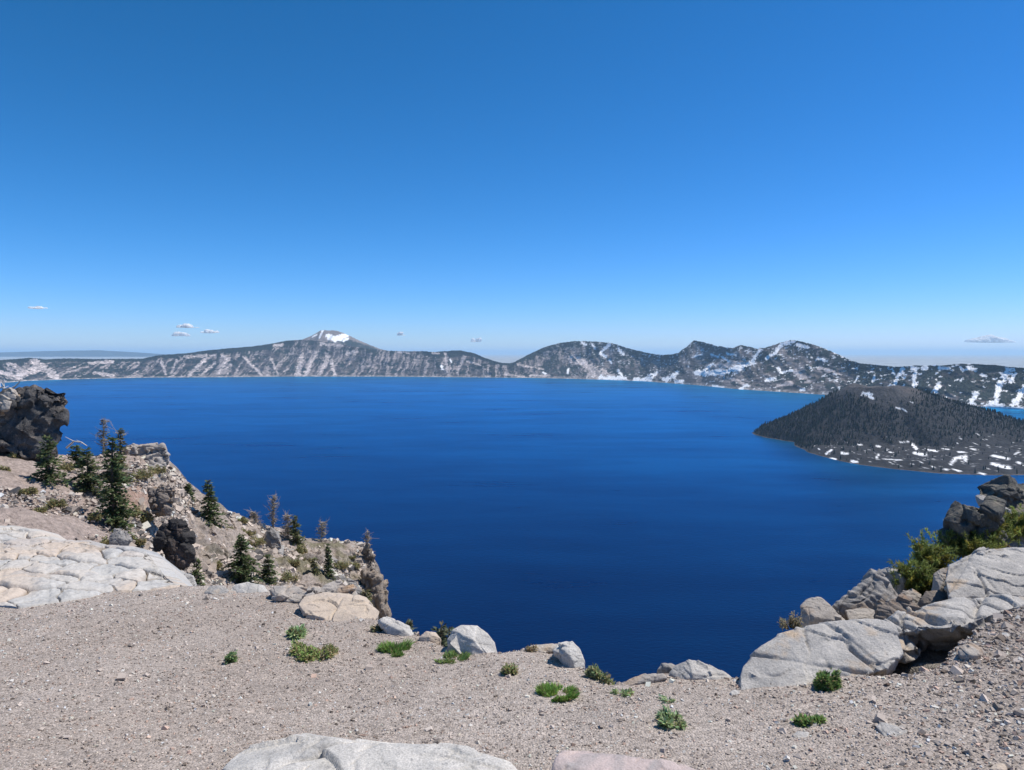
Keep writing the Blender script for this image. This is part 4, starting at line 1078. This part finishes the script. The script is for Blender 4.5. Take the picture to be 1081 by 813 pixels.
# white cracked bedrock by the gravel
def build_outcrop():
    cols = np.arange(-170, 192, .75)
    bot = [(-170, 646), (0, 641), (20, 643), (60, 637), (95, 631), (110, 626), (150, 624), (180, 621), (192, 619)]
    topc = [(-170, 546), (0, 556), (22, 557), (45, 562), (60, 572), (75, 572), (95, 572), (110, 577), (140, 578), (152, 581), (159, 589), (164, 597), (170, 605), (178, 613), (185, 618), (192, 619.8)]
    nr = 230
    T = np.linspace(0, 1, nr)
    PX, TT = np.meshgrid(cols, T)
    yb, yt = interp(PX, bot), interp(PX, topc)
    yb = yb + 2.5 * fbm(N3(PX * .06, 0), 3, 201)
    db = ground_d(cols, interp(cols, bot))[None, :] + 0 * PX
    db = np.where(True, db, db)
    PY = yb + (yt - yb) * TT
    hgt = (yb - yt)
    dt = db + .042 * hgt
    D = 1 / ((1 - TT) / db + TT / dt)
    pos = P(PX, PY, D)
    # plates: cells stretched across, each a low dome, cracks between
    q = pos[..., :2] * np.array([1.0, 1.25]) + .22 * np.stack([fbm(pos * 1.1, 3, 203), fbm(pos * 1.1, 3, 205)], -1)
    r = np.random.RandomState(8)
    lo, hi = q.reshape(-1, 2).min(0), q.reshape(-1, 2).max(0)
    ns = 280
    sd = lo + (hi - lo) * r.uniform(0, 1, (ns, 2))
    d = np.linalg.norm(q.reshape(-1, 1, 2) - sd[None], axis=2)
    i1 = d.argmin(1); d1 = d[np.arange(len(d)), i1]; d[np.arange(len(d)), i1] = 1e9; d2 = d.min(1)
    e = ((d2 - d1)).reshape(PX.shape)
    lev = r.uniform(-1, 1, ns)[i1].reshape(PX.shape)
    tone = r.uniform(0, 1, ns)[i1].reshape(PX.shape)
    tilt = (r.normal(0, 1, (ns, 2))[i1] * (q.reshape(-1, 2) - sd[i1])).sum(1).reshape(PX.shape)
    ed = smooth(0, .03, TT) * smooth(0, .06, 1.0 - TT) * smooth(192, 184, PX)
    pl = smooth(.0, .10, e)
    h = (.034 * lev + .02 * tilt) * pl + .006 * smooth(0, .15, e) - .06 * smooth(.024, .0, e) * smooth(-.8, -.1, fbm(pos * 1.5, 2, 206)) + .035 * fbm(pos * 1.6, 4, 207) + .018 * fbm(pos * 9, 4, 209, .65)
    pos[..., 2] += h * (.25 + .75 * ed) + .02
    tn = tone[..., None]
    n = fbm(pos * .8, 3, 211)[..., None]
    c = np.array([.46, .445, .42]) * (1 - tn) + np.array([.53, .485, .435]) * tn
    pk = smooth(.05, .45, n + .5 * (tn - .5) + smooth(600, 640, PY)[..., None] * .25) * .75
    c = c * (1 - pk) + np.array([.53, .43, .345]) * pk
    bl = smooth(.2, .5, fbm(pos * .9 + 7, 3, 213))[..., None] * .5
    c = c * (1 - bl) + np.array([.36, .37, .385]) * bl
    dirt = (smooth(.02, .006, e) * smooth(-.3, .3, fbm(pos * 2.5, 3, 217)) * .8)[..., None]
    dirt = np.maximum(dirt, .75 * smooth(.30, .42, fbm(pos * 1.3 + 3, 4, 219))[..., None] * smooth(.12, .02, e)[..., None])
    c = c * (1 - dirt) + np.array([.24, .19, .14]) * dirt
    lich = smooth(.18, .4, fbm(pos * 6, 4, 221))[..., None] * .45
    c = c * (1 - lich) + np.array([.31, .31, .31]) * lich
    rows = [pos]; cs = [c]
    for dd, dz in ((.35, -.15), (1.0, -.6), (2.0, -1.7), (3.0, -3.2)):
        qq = pos[-1].copy(); qq[:, 1] += dd; qq[:, 2] += dz; rows.append(qq[None]); cs.append(c[-1:])
    f = pos[:1].copy(); f[..., 2] -= .25; f[..., 1] += .05
    A = np.concatenate([f] + rows, 0); C = np.concatenate([c[:1]] + cs, 0)
    side = A[:, -1:].copy(); side[..., 2] -= .5; side[..., 0] += .05
    A = np.concatenate([A, side], 1); C = np.concatenate([C, C[:, -1:]], 1)
    me = mesh_np('bedrock_outcrop', A.reshape(-1, 3), grid_faces(A.shape[0], A.shape[1]), C.reshape(-1, 3))
    o = link('bedrock_outcrop', me, col_mat('white_bedrock', .16, 22, bumps=((6, .6, .03), (30, .5, .008))))
    tag(o, 'broad white bedrock cracked into plates beside the gravel', 'rock outcrop')
build_outcrop()


# ------------------------------------------------------------------ vegetation
def tube(pts, rad, seg=6):
    pts = np.array(pts, float); n = len(pts)
    rad = np.broadcast_to(np.asarray(rad, float), (n,))
    t = np.gradient(pts, axis=0); t /= np.linalg.norm(t, axis=1)[:, None] + 1e-9
    up = np.array([.31, .17, .93]) if abs(t[0, 2]) < .9 else np.array([.95, .2, .1])
    a = np.cross(t, up); a /= np.linalg.norm(a, axis=1)[:, None] + 1e-9
    b = np.cross(t, a)
    th = np.linspace(0, 2 * math.pi, seg, endpoint=False)
    co = pts[:, None, :] + rad[:, None, None] * (np.cos(th)[None, :, None] * a[:, None, :] + np.sin(th)[None, :, None] * b[:, None, :])
    f = []
    for i in range(n - 1):
        for j in range(seg):
            f.append((i * seg + j, i * seg + (j + 1) % seg, (i + 1) * seg + (j + 1) % seg, (i + 1) * seg + j))
    return co.reshape(-1, 3), np.array(f)

class Acc:
    def __init__(s): s.c, s.f, s.k, s.n = [], [], [], 0
    def add(s, co, f, col):
        co = np.asarray(co, float)
        s.c.append(co); s.f.append(np.asarray(f) + s.n); s.k.append(np.broadcast_to(col, co.shape)); s.n += len(co)
    def build(s, name, mat, parent=None, smooth_=True):
        me = mesh_np(name, np.concatenate(s.c), np.concatenate(s.f), np.concatenate(s.k), smooth_)
        return link(name, me, mat, parent)

def sprays(pos, dirs, length, width, r, col, droop=0.0, pitch=.35):
    """flat leaf-like sprays: one quad (kite) each; pos, dirs n x 3"""
    n = len(pos)
    d = dirs / (np.linalg.norm(dirs, axis=1)[:, None] + 1e-9)
    side = np.cross(d, r.normal(size=(n, 3)) * .5 + np.array([0, 0, 1.0])); side /= np.linalg.norm(side, axis=1)[:, None] + 1e-9
    L = length * r.uniform(.6, 1.3, n)[:, None]; W = width * r.uniform(.7, 1.3, n)[:, None]
    a = pos; b = pos + d * L * .5 + side * W; c = pos + d * L + np.array([0, 0, -droop]) * L; e = pos + d * L * .45 - side * W
    co = np.stack([a, b, c, e], 1).reshape(-1, 3)
    f = np.arange(n * 4).reshape(n, 4)
    k = np.repeat(col, 4, axis=0)
    return co, f, k

BARK = np.array([.13, .10, .08]); DEAD = np.array([.40, .345, .28])
def conifer(name, px, py, hpx, wpx, d, seed, label, dens=1.0, green=(0.080, 0.111, 0.049), top=.02, bare=0.0, lean=0.0, low=.03, deadtop=False, sparse=None, group=None, ragged=.35, cat='tree', snags=0):
    r = np.random.RandomState(seed)
    base = P(px, py, d); H = hpx * d / F; W = wpx * d / F / 2
    root = empty(name, base, label, cat, group)
    tr = Acc()
    n = 9; zz = np.linspace(0, 1, n)
    ax = np.stack([lean * H * zz ** 1.3 + .012 * H * np.sin(zz * 5 + seed), .01 * H * np.cos(zz * 4), zz * H - .15], -1)
    co, f = tube(ax, (H * .022 + .012) * (1 - zz * .9) + .006)
    tr.add(co, f, DEAD if deadtop else BARK)
    fo = []
    nl = int(max(16, H * 15))
    for i in range(nl):
        h = low + (1 - low) * (i + r.rand()) / nl
        prof = (1 - h) ** .8 * (.86 + .14 * math.sin(h * 23 + seed)) + top
        if sparse is not None: prof *= np.interp(h, *zip(*sparse))
        if prof < .03: continue
        nb = int(r.randint(5, 8))
        for b in range(nb):
            a = r.uniform(0, 2 * math.pi)
            L = W * prof * r.uniform(1 - ragged * 1.2, 1.3)
            if L <= .02: continue
            o = np.array([np.interp(h, zz, ax[:, 0]), np.interp(h, zz, ax[:, 1]), h * H - .1])
            rise = .35 * h - .22 + r.uniform(-.1, .1)
            dv = np.array([math.cos(a), math.sin(a), rise])
            m = max(1 if deadtop else 4, int(L / .0145 * dens))
            t = (np.arange(m) + r.uniform(0, 1, m)) / m
            p = o + dv * (t * L)[:, None] + np.array([0, 0, -.22]) * (L * t ** 2)[:, None]
            p = p + r.normal(0, .018, p.shape)
            side = np.array([-math.sin(a), math.cos(a), 0])
            dd = dv[None] * .8 + side[None] * r.uniform(-1, 1, m)[:, None] + np.array([0, 0, .12]) + r.normal(0, .25, (m, 3))
            fo.append((p, dd, t))
            if r.rand() < (.8 if deadtop else .16):
                co, f = tube([o, o + dv * L * .55, o + dv * L * (.98 if deadtop else .8)], [.012, .008, .004], 4); tr.add(co, f, DEAD if deadtop else BARK)
    for i in range(snags):
        h = r.uniform(.35, 1); a = r.uniform(0, 2 * math.pi); L = W * r.uniform(.4, 1.0) * (1.15 - .6 * h)
        o = np.array([np.interp(h, zz, ax[:, 0]), np.interp(h, zz, ax[:, 1]), h * H - .1])
        e = o + np.array([math.cos(a), math.sin(a) * .6, r.uniform(-.1, .5)]) * L
        co, f = tube([o, (o + e) / 2 + r.normal(0, .03, 3), e], [.02, .013, .006], 4); tr.add(co, f, DEAD)
        for q in range(3):
            g = o + (e - o) * r.uniform(.4, .95); h2 = g + r.normal(0, .12, 3) + np.array([0, 0, .06])
            co, f = tube([g, h2], [.008, .004], 3); tr.add(co, f, DEAD)
    tr.build('trunk', M_BARK, root)
    if fo:
        p = np.concatenate([q[0] for q in fo]); dd = np.concatenate([q[1] for q in fo]); t = np.concatenate([q[2] for q in fo])
        n = len(p)
        c = 1.25 * np.array(green) * np.exp(r.normal(0, .28, (n, 1))) * (1 + .35 * (t[:, None] > .75))
        c[:, 0] *= r.uniform(.8, 1.35, n)
        br = r.uniform(0, 1, n) < .05 + bare; c[br] = np.array([.15, .125, .085])
        co, f, k = sprays(p, dd, .115, .027, r, c)
        ac = Acc(); ac.add(co, f, k); ac.build('crown', M_LEAF, root, False)
    return root

def hd(x, y): return float(hill_d(x, y))
TG = None
conifer('fir_tree', 52, 512, 56, 44, hd(52, 510) - .3, 1, 'broad dark fir standing alone against the big dark crag', ragged=.3)
conifer('fir_tree', 121, 552, 98, 56, hd(121, 552), 2, 'tallest dense dark fir on the hillside', ragged=.5, dens=1.1, sparse=[(0, .75), (.12, 1), (.4, .8), (.55, .9), (.75, .75), (1, .6)])
conifer('fir_tree', 128, 515, 66, 32, hd(128, 515) + .6, 3, 'lighter green half-bare fir right behind the tallest one', green=(0.118, 0.133, 0.061), ragged=.55, bare=.12, sparse=[(0, 1), (.4, 1), (.6, .6), (1, .8)], snags=10)
conifer('snag_tree', 110, 485, 46, 26, hd(110, 485) + .8, 4, 'bleached snag with a few green tufts next to the tallest fir', deadtop=True, green=(0.114, 0.120, 0.067), ragged=.6, dens=0.23, snags=26, sparse=[(0, .2), (.35, .25), (.5, .9), (.75, .8), (1, .6)])
conifer('fir_tree', 93, 520, 50, 42, hd(93, 520), 5, 'bushy low fir between the lone broad fir and the tallest one', green=(0.095, 0.122, 0.057), ragged=.5, top=.12, sparse=[(0, 1), (.5, 1.05), (.8, .9), (1, .6)])
conifer('fir_tree', 81, 492, 24, 24, hd(81, 492), 6, 'small green fir at the foot of the big dark crag', ragged=.5, top=.15)
conifer('fir_tree', 224, 560, 57, 32, hd(224, 556), 7, 'upright dark fir leaning on the crest above the scree', ragged=.3, lean=-.06)
conifer('fir_tree', 199, 527, 19, 16, hd(199, 524) + .2, 8, 'small fir tip behind the scree crest', ragged=.4)
conifer('fir_tree', 255, 618, 58, 50, hd(255, 618), 9, 'widest dark fir just beyond the gravel edge', ragged=.35, dens=1.1)
conifer('fir_tree', 283, 618, 36, 32, hd(283, 618) + .2, 10, 'shorter dark fir touching the widest one', ragged=.4)
conifer('fir_tree', 208, 621, 36, 16, hd(208, 620), 11, 'slim young fir by the grey-white block', ragged=.35)
conifer('fir_tree', 312, 578, 36, 24, hd(312, 576), 12, 'green fir on the crest beside the grey dead snags', ragged=.4, green=(0.104, 0.122, 0.057))
conifer('fir_tree', 347, 612, 42, 14, hd(347, 611), 13, 'thin dark spire of fir on the stony slope', ragged=.45)
conifer('fir_tree', 332, 614, 30, 15, hd(332, 613), 14, 'short olive fir left of the thin spire', green=(0.118, 0.130, 0.061), ragged=.4)
conifer('fir_tree', 386, 644, 24, 22, hd(386, 636) - .8, 15, 'scrubby olive fir at the foot of the cliff', green=(0.114, 0.115, 0.057), ragged=.6, top=.15)
conifer('snag_tree', 289, 566, 48, 20, hd(289, 562), 16, 'tall grey dead snag rising from the crest', deadtop=True, dens=0.10, green=(0.190, 0.167, 0.133), bare=.4, ragged=.6, snags=44, sparse=[(0, .5), (1, .5)])
conifer('snag_tree', 304, 572, 32, 24, hd(304, 570), 17, 'bushy grey dead snag between the tall one and the green fir', deadtop=True, dens=0.13, green=(0.266, 0.222, 0.190), bare=.5, ragged=.6, snags=40, top=.2, sparse=[(0, .4), (.5, 1.1), (1, 1)])
conifer('snag_tree', 338, 574, 26, 20, hd(338, 572), 18, 'wind-bent dead tree with one grey tuft on the crest', deadtop=True, dens=0.15, green=(0.171, 0.167, 0.114), bare=.3, ragged=.6, snags=22, top=.2, lean=.12, sparse=[(0, .1), (.45, .2), (.6, 1.2), (1, 1)])
conifer('snag_tree', 388, 580, 22, 14, 31.6, 19, 'broken dead stump on top of the cliff end', deadtop=True, dens=0.11, green=(0.190, 0.157, 0.114), bare=.5, ragged=.6, snags=16, top=.2, sparse=[(0, 1), (1, .5)])
conifer('snag_tree', 268, 552, 14, 16, hd(268, 550), 20, 'tiny grey dead bush on the crest left of the tall snag', deadtop=True, dens=0.11, green=(0.228, 0.185, 0.152), bare=.5, ragged=.6, snags=24, top=.4)
for i, (x, y, h, w, lab) in enumerate([(424, 676, 24, 12, 'dark fir tip poking up beyond the low pale rim stone'), (432, 678, 34, 13, 'taller dark fir tip beyond the low pale rim stone'),
                                       (449, 676, 20, 10, 'thin lone fir tip above the small sandy stone'), (466, 684, 36, 15, 'bushy grey-green fir tip left of the white rounded boulder'), (474, 684, 34, 14, 'grey-green fir tip half behind the white rounded boulder')]):
    conifer('fir_tree', x, y + 40, h + 40, w * 1.7, 11.0 + i * .3, 30 + i, lab, ragged=.5, green=(0.104, 0.122, 0.076), dens=.8)

# bleached dead branches on the crag
def dead_branch(name, pts, d, label, rad=.05):
    p3 = P(np.array(pts)[:, 0], np.array(pts)[:, 1], d)
    a = Acc(); rr = np.linspace(rad, rad * .4, len(p3))
    co, f = tube(p3 - p3[0], rr, 6); a.add(co, f, np.array([.62, .60, .57]))
    r = np.random.RandomState(len(label))
    for i in range(3):
        k = r.randint(1, len(p3)); q = p3[k] - p3[0]
        co, f = tube([q, q + r.normal(0, .12, 3) + np.array([0, 0, .12])], [rad * .4, rad * .15], 4); a.add(co, f, np.array([.6, .58, .55]))
    o = a.build(name, M_BARK); o.location = p3[0]
    tag(o, label, 'dead branch')
dead_branch('dead_branch', [(2, 418), (4, 410), (3.5, 403), (4.5, 400)], 23.2, 'upright bleached dead stick on the shoulder of the big dark crag', .045)
dead_branch('dead_branch', [(6, 418), (11, 411), (16, 408), (20, 404), (21, 402)], 23.2, 'forked white dead branch leaning over the top of the big dark crag', .045)
dead_branch('dead_branch', [(-14, 412), (-6, 410), (0, 409.5), (4, 408)], 23.0, 'level white dead branch reaching in across the crag top', .045)
dead_branch('dead_branch', [(70, 473), (78, 466), (86, 467), (92, 471)], 24.5, 'bleached stick showing above the small fir by the crag', .035)

def tuft(name, px, py, wpx, hpx, seed, label, d=None, green=(.10, .15, .03), dry=0.0, n=260, leafy=False, cat='plant', group=None, spread=1.0, stems=0, blade=.012):
    """a low plant: many narrow blades or small leaves from a patch of ground"""
    if d is None: d = gd(px, py)
    n = int(n * 1.7) if leafy else n
    r = np.random.RandomState(seed)
    c = P(px, py, d)
    W = wpx * d / F / 2; H = hpx * d / F * (.6 if group == 'plants growing in the gravel' else 1)
    u = np.sqrt(r.uniform(0, 1, n)); a = r.uniform(0, 2 * math.pi, n)
    off = np.stack([np.cos(a) * u * W * .8, np.sin(a) * u * W * .75, 0 * u], -1)
    if name not in ('shrub',):
        gz = ground_h(c[0] + off[:, 0], c[1] + off[:, 1]) - ground_h(c[0], c[1]); off[:, 2] += np.clip(gz, -.08, .08)
    nsub = max(5, int(W / .028)); sc_ = r.uniform(-1, 1, (nsub, 2)) * np.array([W * .8, W * .65]); sh_ = r.uniform(.35, 1.1, nsub)
    dsub = np.linalg.norm(off[:, None, :2] - sc_[None], axis=2) / (W * .40)
    lump = (sh_[None] * np.clip(1 - dsub ** 2, 0, 1)).max(1)
    keep = lump > r.uniform(.05, .5, n); off = off[keep]; lump = lump[keep]; a = a[keep]; u = u[keep]; n = len(off)
    out = np.stack([np.cos(a) * u, np.sin(a) * u, np.zeros(n)], -1)
    acc = Acc()
    green = np.array(green) * 1.05 + .2 * np.array([.26, .24, .12])
    col = np.array(green) * np.exp(r.normal(0, .25, (n, 1))) * (1 + r.uniform(-.15, .15, (n, 3)))
    dr = r.uniform(0, 1, n) < max(dry, .10) + (.25 * (off[:, 0] > W * .2) if 0 < dry < .6 else 0)
    col[dr] = np.array([.30, .24, .13]) * np.exp(r.normal(0, .25, (int(dr.sum()), 1)))
    if leafy:
        col = col * 1.25
        hh = H * lump * r.uniform(.1, 1, n)
        p = off + np.array([0, 0, 1.0]) * hh[:, None] + r.normal(0, .006, (n, 3))
        dd = out * .8 + r.normal(0, .55, (n, 3)) + np.array([0, 0, .35])
        co, f, k = sprays(p, dd, blade * 2.3, blade * .52, r, col)
        acc.add(co, f, k)
        for i in range(max(6, stems)):
            j = r.randint(n); co, f = tube([off[j] * .5, off[j] * .8 + np.array([0, 0, hh[j] * .5]), p[j]], [.004, .003, .002], 3); acc.add(co, f, np.array([.14, .12, .06]))
    else:
        hh = H * (.25 + .75 * lump) * r.uniform(.35, 1.15, n)
        dv = out * r.uniform(.2, .9, n)[:, None] * spread + r.normal(0, .28, (n, 3)); dv[:, 2] = 1
        dv /= np.linalg.norm(dv, axis=1)[:, None]
        mid = off + dv * (hh * .55)[:, None]; tip = off + dv * hh[:, None] + out * (hh * .35)[:, None]
        sd = np.stack([-dv[:, 1], dv[:, 0], 0 * hh], -1) + r.normal(0, .4, (n, 3)); sd /= np.linalg.norm(sd, axis=1)[:, None]
        w = blade * .5 * r.uniform(.6, 1.3, n)[:, None]
        co = np.stack([off - sd * w, off + sd * w, mid + sd * w * .8, mid - sd * w * .8, tip], 1)
        base = np.arange(n)[:, None] * 5
        f4 = base + np.array([0, 1, 2, 3]); f4b = base + np.array([3, 2, 4, 4])
        co = co.reshape(-1, 3)
        tri = np.concatenate([base + np.array([0, 1, 2]), base + np.array([0, 2, 3]), base + np.array([3, 2, 4])])
        me = mesh_np(name, co, tri, np.repeat(col, 5, axis=0), False)
        o = link(name, me, M_GRASS); o.location = c; tag(o, label, cat, group); return o
    o = acc.build(name, M_GRASS, None, False); o.location = c
    tag(o, label, cat, group); return o

GR = 'plants growing in the gravel'
tuft('weed_clump', 314, 672, 22, 13, 41, 'small broad-leaved green plant just behind the long half-dry clump', leafy=True, n=512, green=(0.204, 0.289, 0.137), group=GR, blade=.022)
tuft('weed_clump', 331, 692, 58, 22, 42, 'long clump in the gravel, green at one end and dry brown at the other', leafy=True, n=2400, green=(0.170, 0.238, 0.068), dry=.30, group=GR, blade=.014)
tuft('weed_clump', 239, 699, 21, 14, 43, 'small dark green clump alone on the open gravel', leafy=True, n=672, green=(0.102, 0.170, 0.068), group=GR, blade=.013)
tuft('grass_tuft', 416, 688, 44, 18, 44, 'bright green grassy clump below the low pale rim stone', n=1760, green=(0.145, 0.272, 0.059), group=GR, blade=.010)
tuft('grass_tuft', 477, 696, 44, 14, 45, 'green grassy clump below the white rounded boulder', n=1440, green=(0.170, 0.272, 0.078), group=GR, blade=.010)
tuft('weed_clump', 541, 711, 26, 15, 46, 'small half-dry reddish plant in the middle of the gravel', leafy=True, n=608, green=(0.170, 0.221, 0.078), dry=.5, group=GR, blade=.012)
tuft('grass_tuft', 586, 734, 58, 20, 47, 'widest bright green grassy clump in the gravel', n=2400, green=(0.170, 0.306, 0.059), group=GR, blade=.010)
tuft('weed_clump', 632, 716, 38, 24, 48, 'grey-green bush on the rim beside the pale pointed boulder', leafy=True, n=1440, green=(0.170, 0.204, 0.098), dry=.2, group=GR, blade=.013)
tuft('weed_clump', 657, 733, 24, 7, 49, 'low thin green strip of plant near the dip of the rim', leafy=True, n=512, green=(0.187, 0.255, 0.117), group=GR, blade=.010)
tuft('weed_clump', 709, 764, 34, 17, 50, 'open leafy grey-green plant lowest on the gravel below the layered stone', leafy=True, n=672, green=(0.204, 0.272, 0.137), dry=.1, group=GR, blade=.016)
tuft('weed_clump', 706, 740, 18, 10, 51, 'sparse pale seedling above the open leafy plant', leafy=True, n=176, green=(0.221, 0.306, 0.156), group=GR, blade=.011)
tuft('bush', 870, 725, 34, 26, 52, 'dense round dark green bush against the pale slab', leafy=True, n=3680, green=(0.093, 0.170, 0.043), group=GR, blade=.012)
tuft('weed_clump', 848, 764, 18, 11, 53, 'first of the twin green tufts on the right-hand gravel, the fuller one', leafy=True, n=672, green=(0.119, 0.204, 0.059), group=GR, blade=.011)
tuft('weed_clump', 866, 764, 14, 9, 54, 'thinner of the twin green tufts, beside the little pale stone', leafy=True, n=448, green=(0.128, 0.204, 0.059), group=GR, blade=.011)
tuft('weed_clump', 402, 666, 24, 13, 55, 'dry olive tuft on the rim beside the low pale stone', leafy=True, n=768, green=(0.170, 0.170, 0.098), dry=.35, group=GR, blade=.011)
tuft('shrub', 835, 664, 28, 30, 56, 'dry twiggy grey shrub at the lake side of the pale slab', d=gd(848, 660) + .1, leafy=True, n=1120, green=(0.204, 0.187, 0.137), dry=.5, stems=60, group=GR, blade=.009)
tuft('shrub', 562, 688, 16, 14, 57, 'small dry reddish twig bush at the rim behind the flat pale stone', leafy=True, n=384, green=(0.204, 0.136, 0.098), dry=.6, stems=30, group=GR, blade=.009)
tuft('shrub', 35, 606, 22, 8, 58, 'dry brown tuft growing in a crack of the white bedrock', d=gd(35, 640) + 1.3, leafy=True, n=480, green=(0.238, 0.204, 0.098), dry=.5, group=GR, blade=.012)
HG = 'low shrubs dotted over the hillside'
for i, (x, y, w, h) in enumerate([(30, 522, 18, 9), (60, 535, 20, 8), (42, 541, 12, 6), (5, 500, 14, 8), (100, 548, 12, 6), (20, 488, 22, 12), (140, 545, 16, 10), (152, 552, 20, 12), (150, 505, 26, 10), (165, 500, 22, 9),
                                  (240, 562, 14, 6), (270, 575, 24, 8), (262, 565, 18, 7), (255, 552, 16, 6), (310, 598, 14, 10), (305, 614, 22, 12), (318, 585, 16, 9), (360, 600, 18, 8), (228, 600, 14, 7), (370, 590, 12, 5), (176, 612, 20, 12), (146, 575, 16, 9), (112, 575, 14, 8), (325, 596, 10, 8), (375, 600, 14, 6), (70, 497, 16, 8)]):
    tuft('shrub', x, y, w, h, 80 + i, 'low olive shrub on the stony hillside below the crest', d=hd(x, y) - .1, leafy=True, n=672, green=(0.145, 0.145, 0.068), dry=.2, group=HG, blade=.035)

def krummholz(px, py, wpx, hpx, seed, label, d, nb=26, lean=-.3):
    """a wind-flattened pine: crooked branches ending in brushes of needles"""
    r = np.random.RandomState(seed)
    c = P(px, py, d); W = wpx * d / F / 2; H = hpx * d / F
    root = empty('stunted_pine', c, label, 'pine', None)
    tr = Acc(); P_, D_, C_ = [], [], []
    for b in range(nb):
        a = r.uniform(0, 2 * math.pi); ex = r.uniform(.25, 1)
        end = np.array([math.cos(a) * W * ex + lean * W * .2, math.sin(a) * W * .6 * ex, H * r.uniform(.25, 1) * (1 - .45 * ex * ex)])
        mid = end * .5 + np.array([0, 0, H * .12]) + r.normal(0, .05 * W, 3)
        ts = np.linspace(0, 1, 7)[:, None]
        path = (1 - ts) ** 2 * np.array([0, 0, -.1]) + 2 * ts * (1 - ts) * mid + ts ** 2 * end + r.normal(0, .012, (7, 3))
        co, f = tube(path, np.linspace(.022, .006, 7), 5); tr.add(co, f, np.array([.22, .17, .12]))
        for q in range(9):
            t = r.uniform(.45, 1); p = (1 - t) ** 2 * np.array([0, 0, -.1]) + 2 * t * (1 - t) * mid + t * t * end
            tw = p + r.normal(0, .06, 3) + np.array([0, 0, .05])
            co, f = tube([p, tw], [.006, .004], 3); tr.add(co, f, np.array([.25, .19, .12]))
            n = 46
            v = r.normal(size=(n, 3)) * .75 + (tw - p) / (np.linalg.norm(tw - p) + 1e-6) * .9
            s_ = tw + (tw - p) * r.uniform(-.6, .5, n)[:, None]
            P_.append(s_); D_.append(v)
            cc = np.array([.20, .24, .065]) * np.exp(r.normal(0, .25)) * np.exp(r.normal(0, .2, (n, 1)))
            if r.rand() < .2: cc = cc * np.array([1.4, 1.05, .8])
            C_.append(cc)
    tr.build('trunk', M_BARK, root)
    r2 = np.random.RandomState(seed + 1)
    co, f, k = sprays(np.concatenate(P_), np.concatenate(D_), .062, .0065, r2, np.concatenate(C_))
    a = Acc(); a.add(co, f, k); a.build('foliage', M_LEAF, root, False)
dl = gd(960, 640)
krummholz(964, 630, 46, 34, 61, 'lowest clump of stunted pine hanging over the brown rocks', gd(964, 632) + .25, 26)
krummholz(986, 604, 44, 28, 62, 'sparse middle stunted pine with a bent tip over the water', gd(985, 622) + .7, 18, lean=-1.2)
krummholz(1028, 587, 84, 24, 63, 'thick yellow-green stunted pine below the black shadowed rock', gd(1010, 605) + .7, 64)
krummholz(1066, 571, 84, 27, 64, 'stunted pine spread along the top between the crag and the pale ledge', gd(1060, 585) + .55, 60)
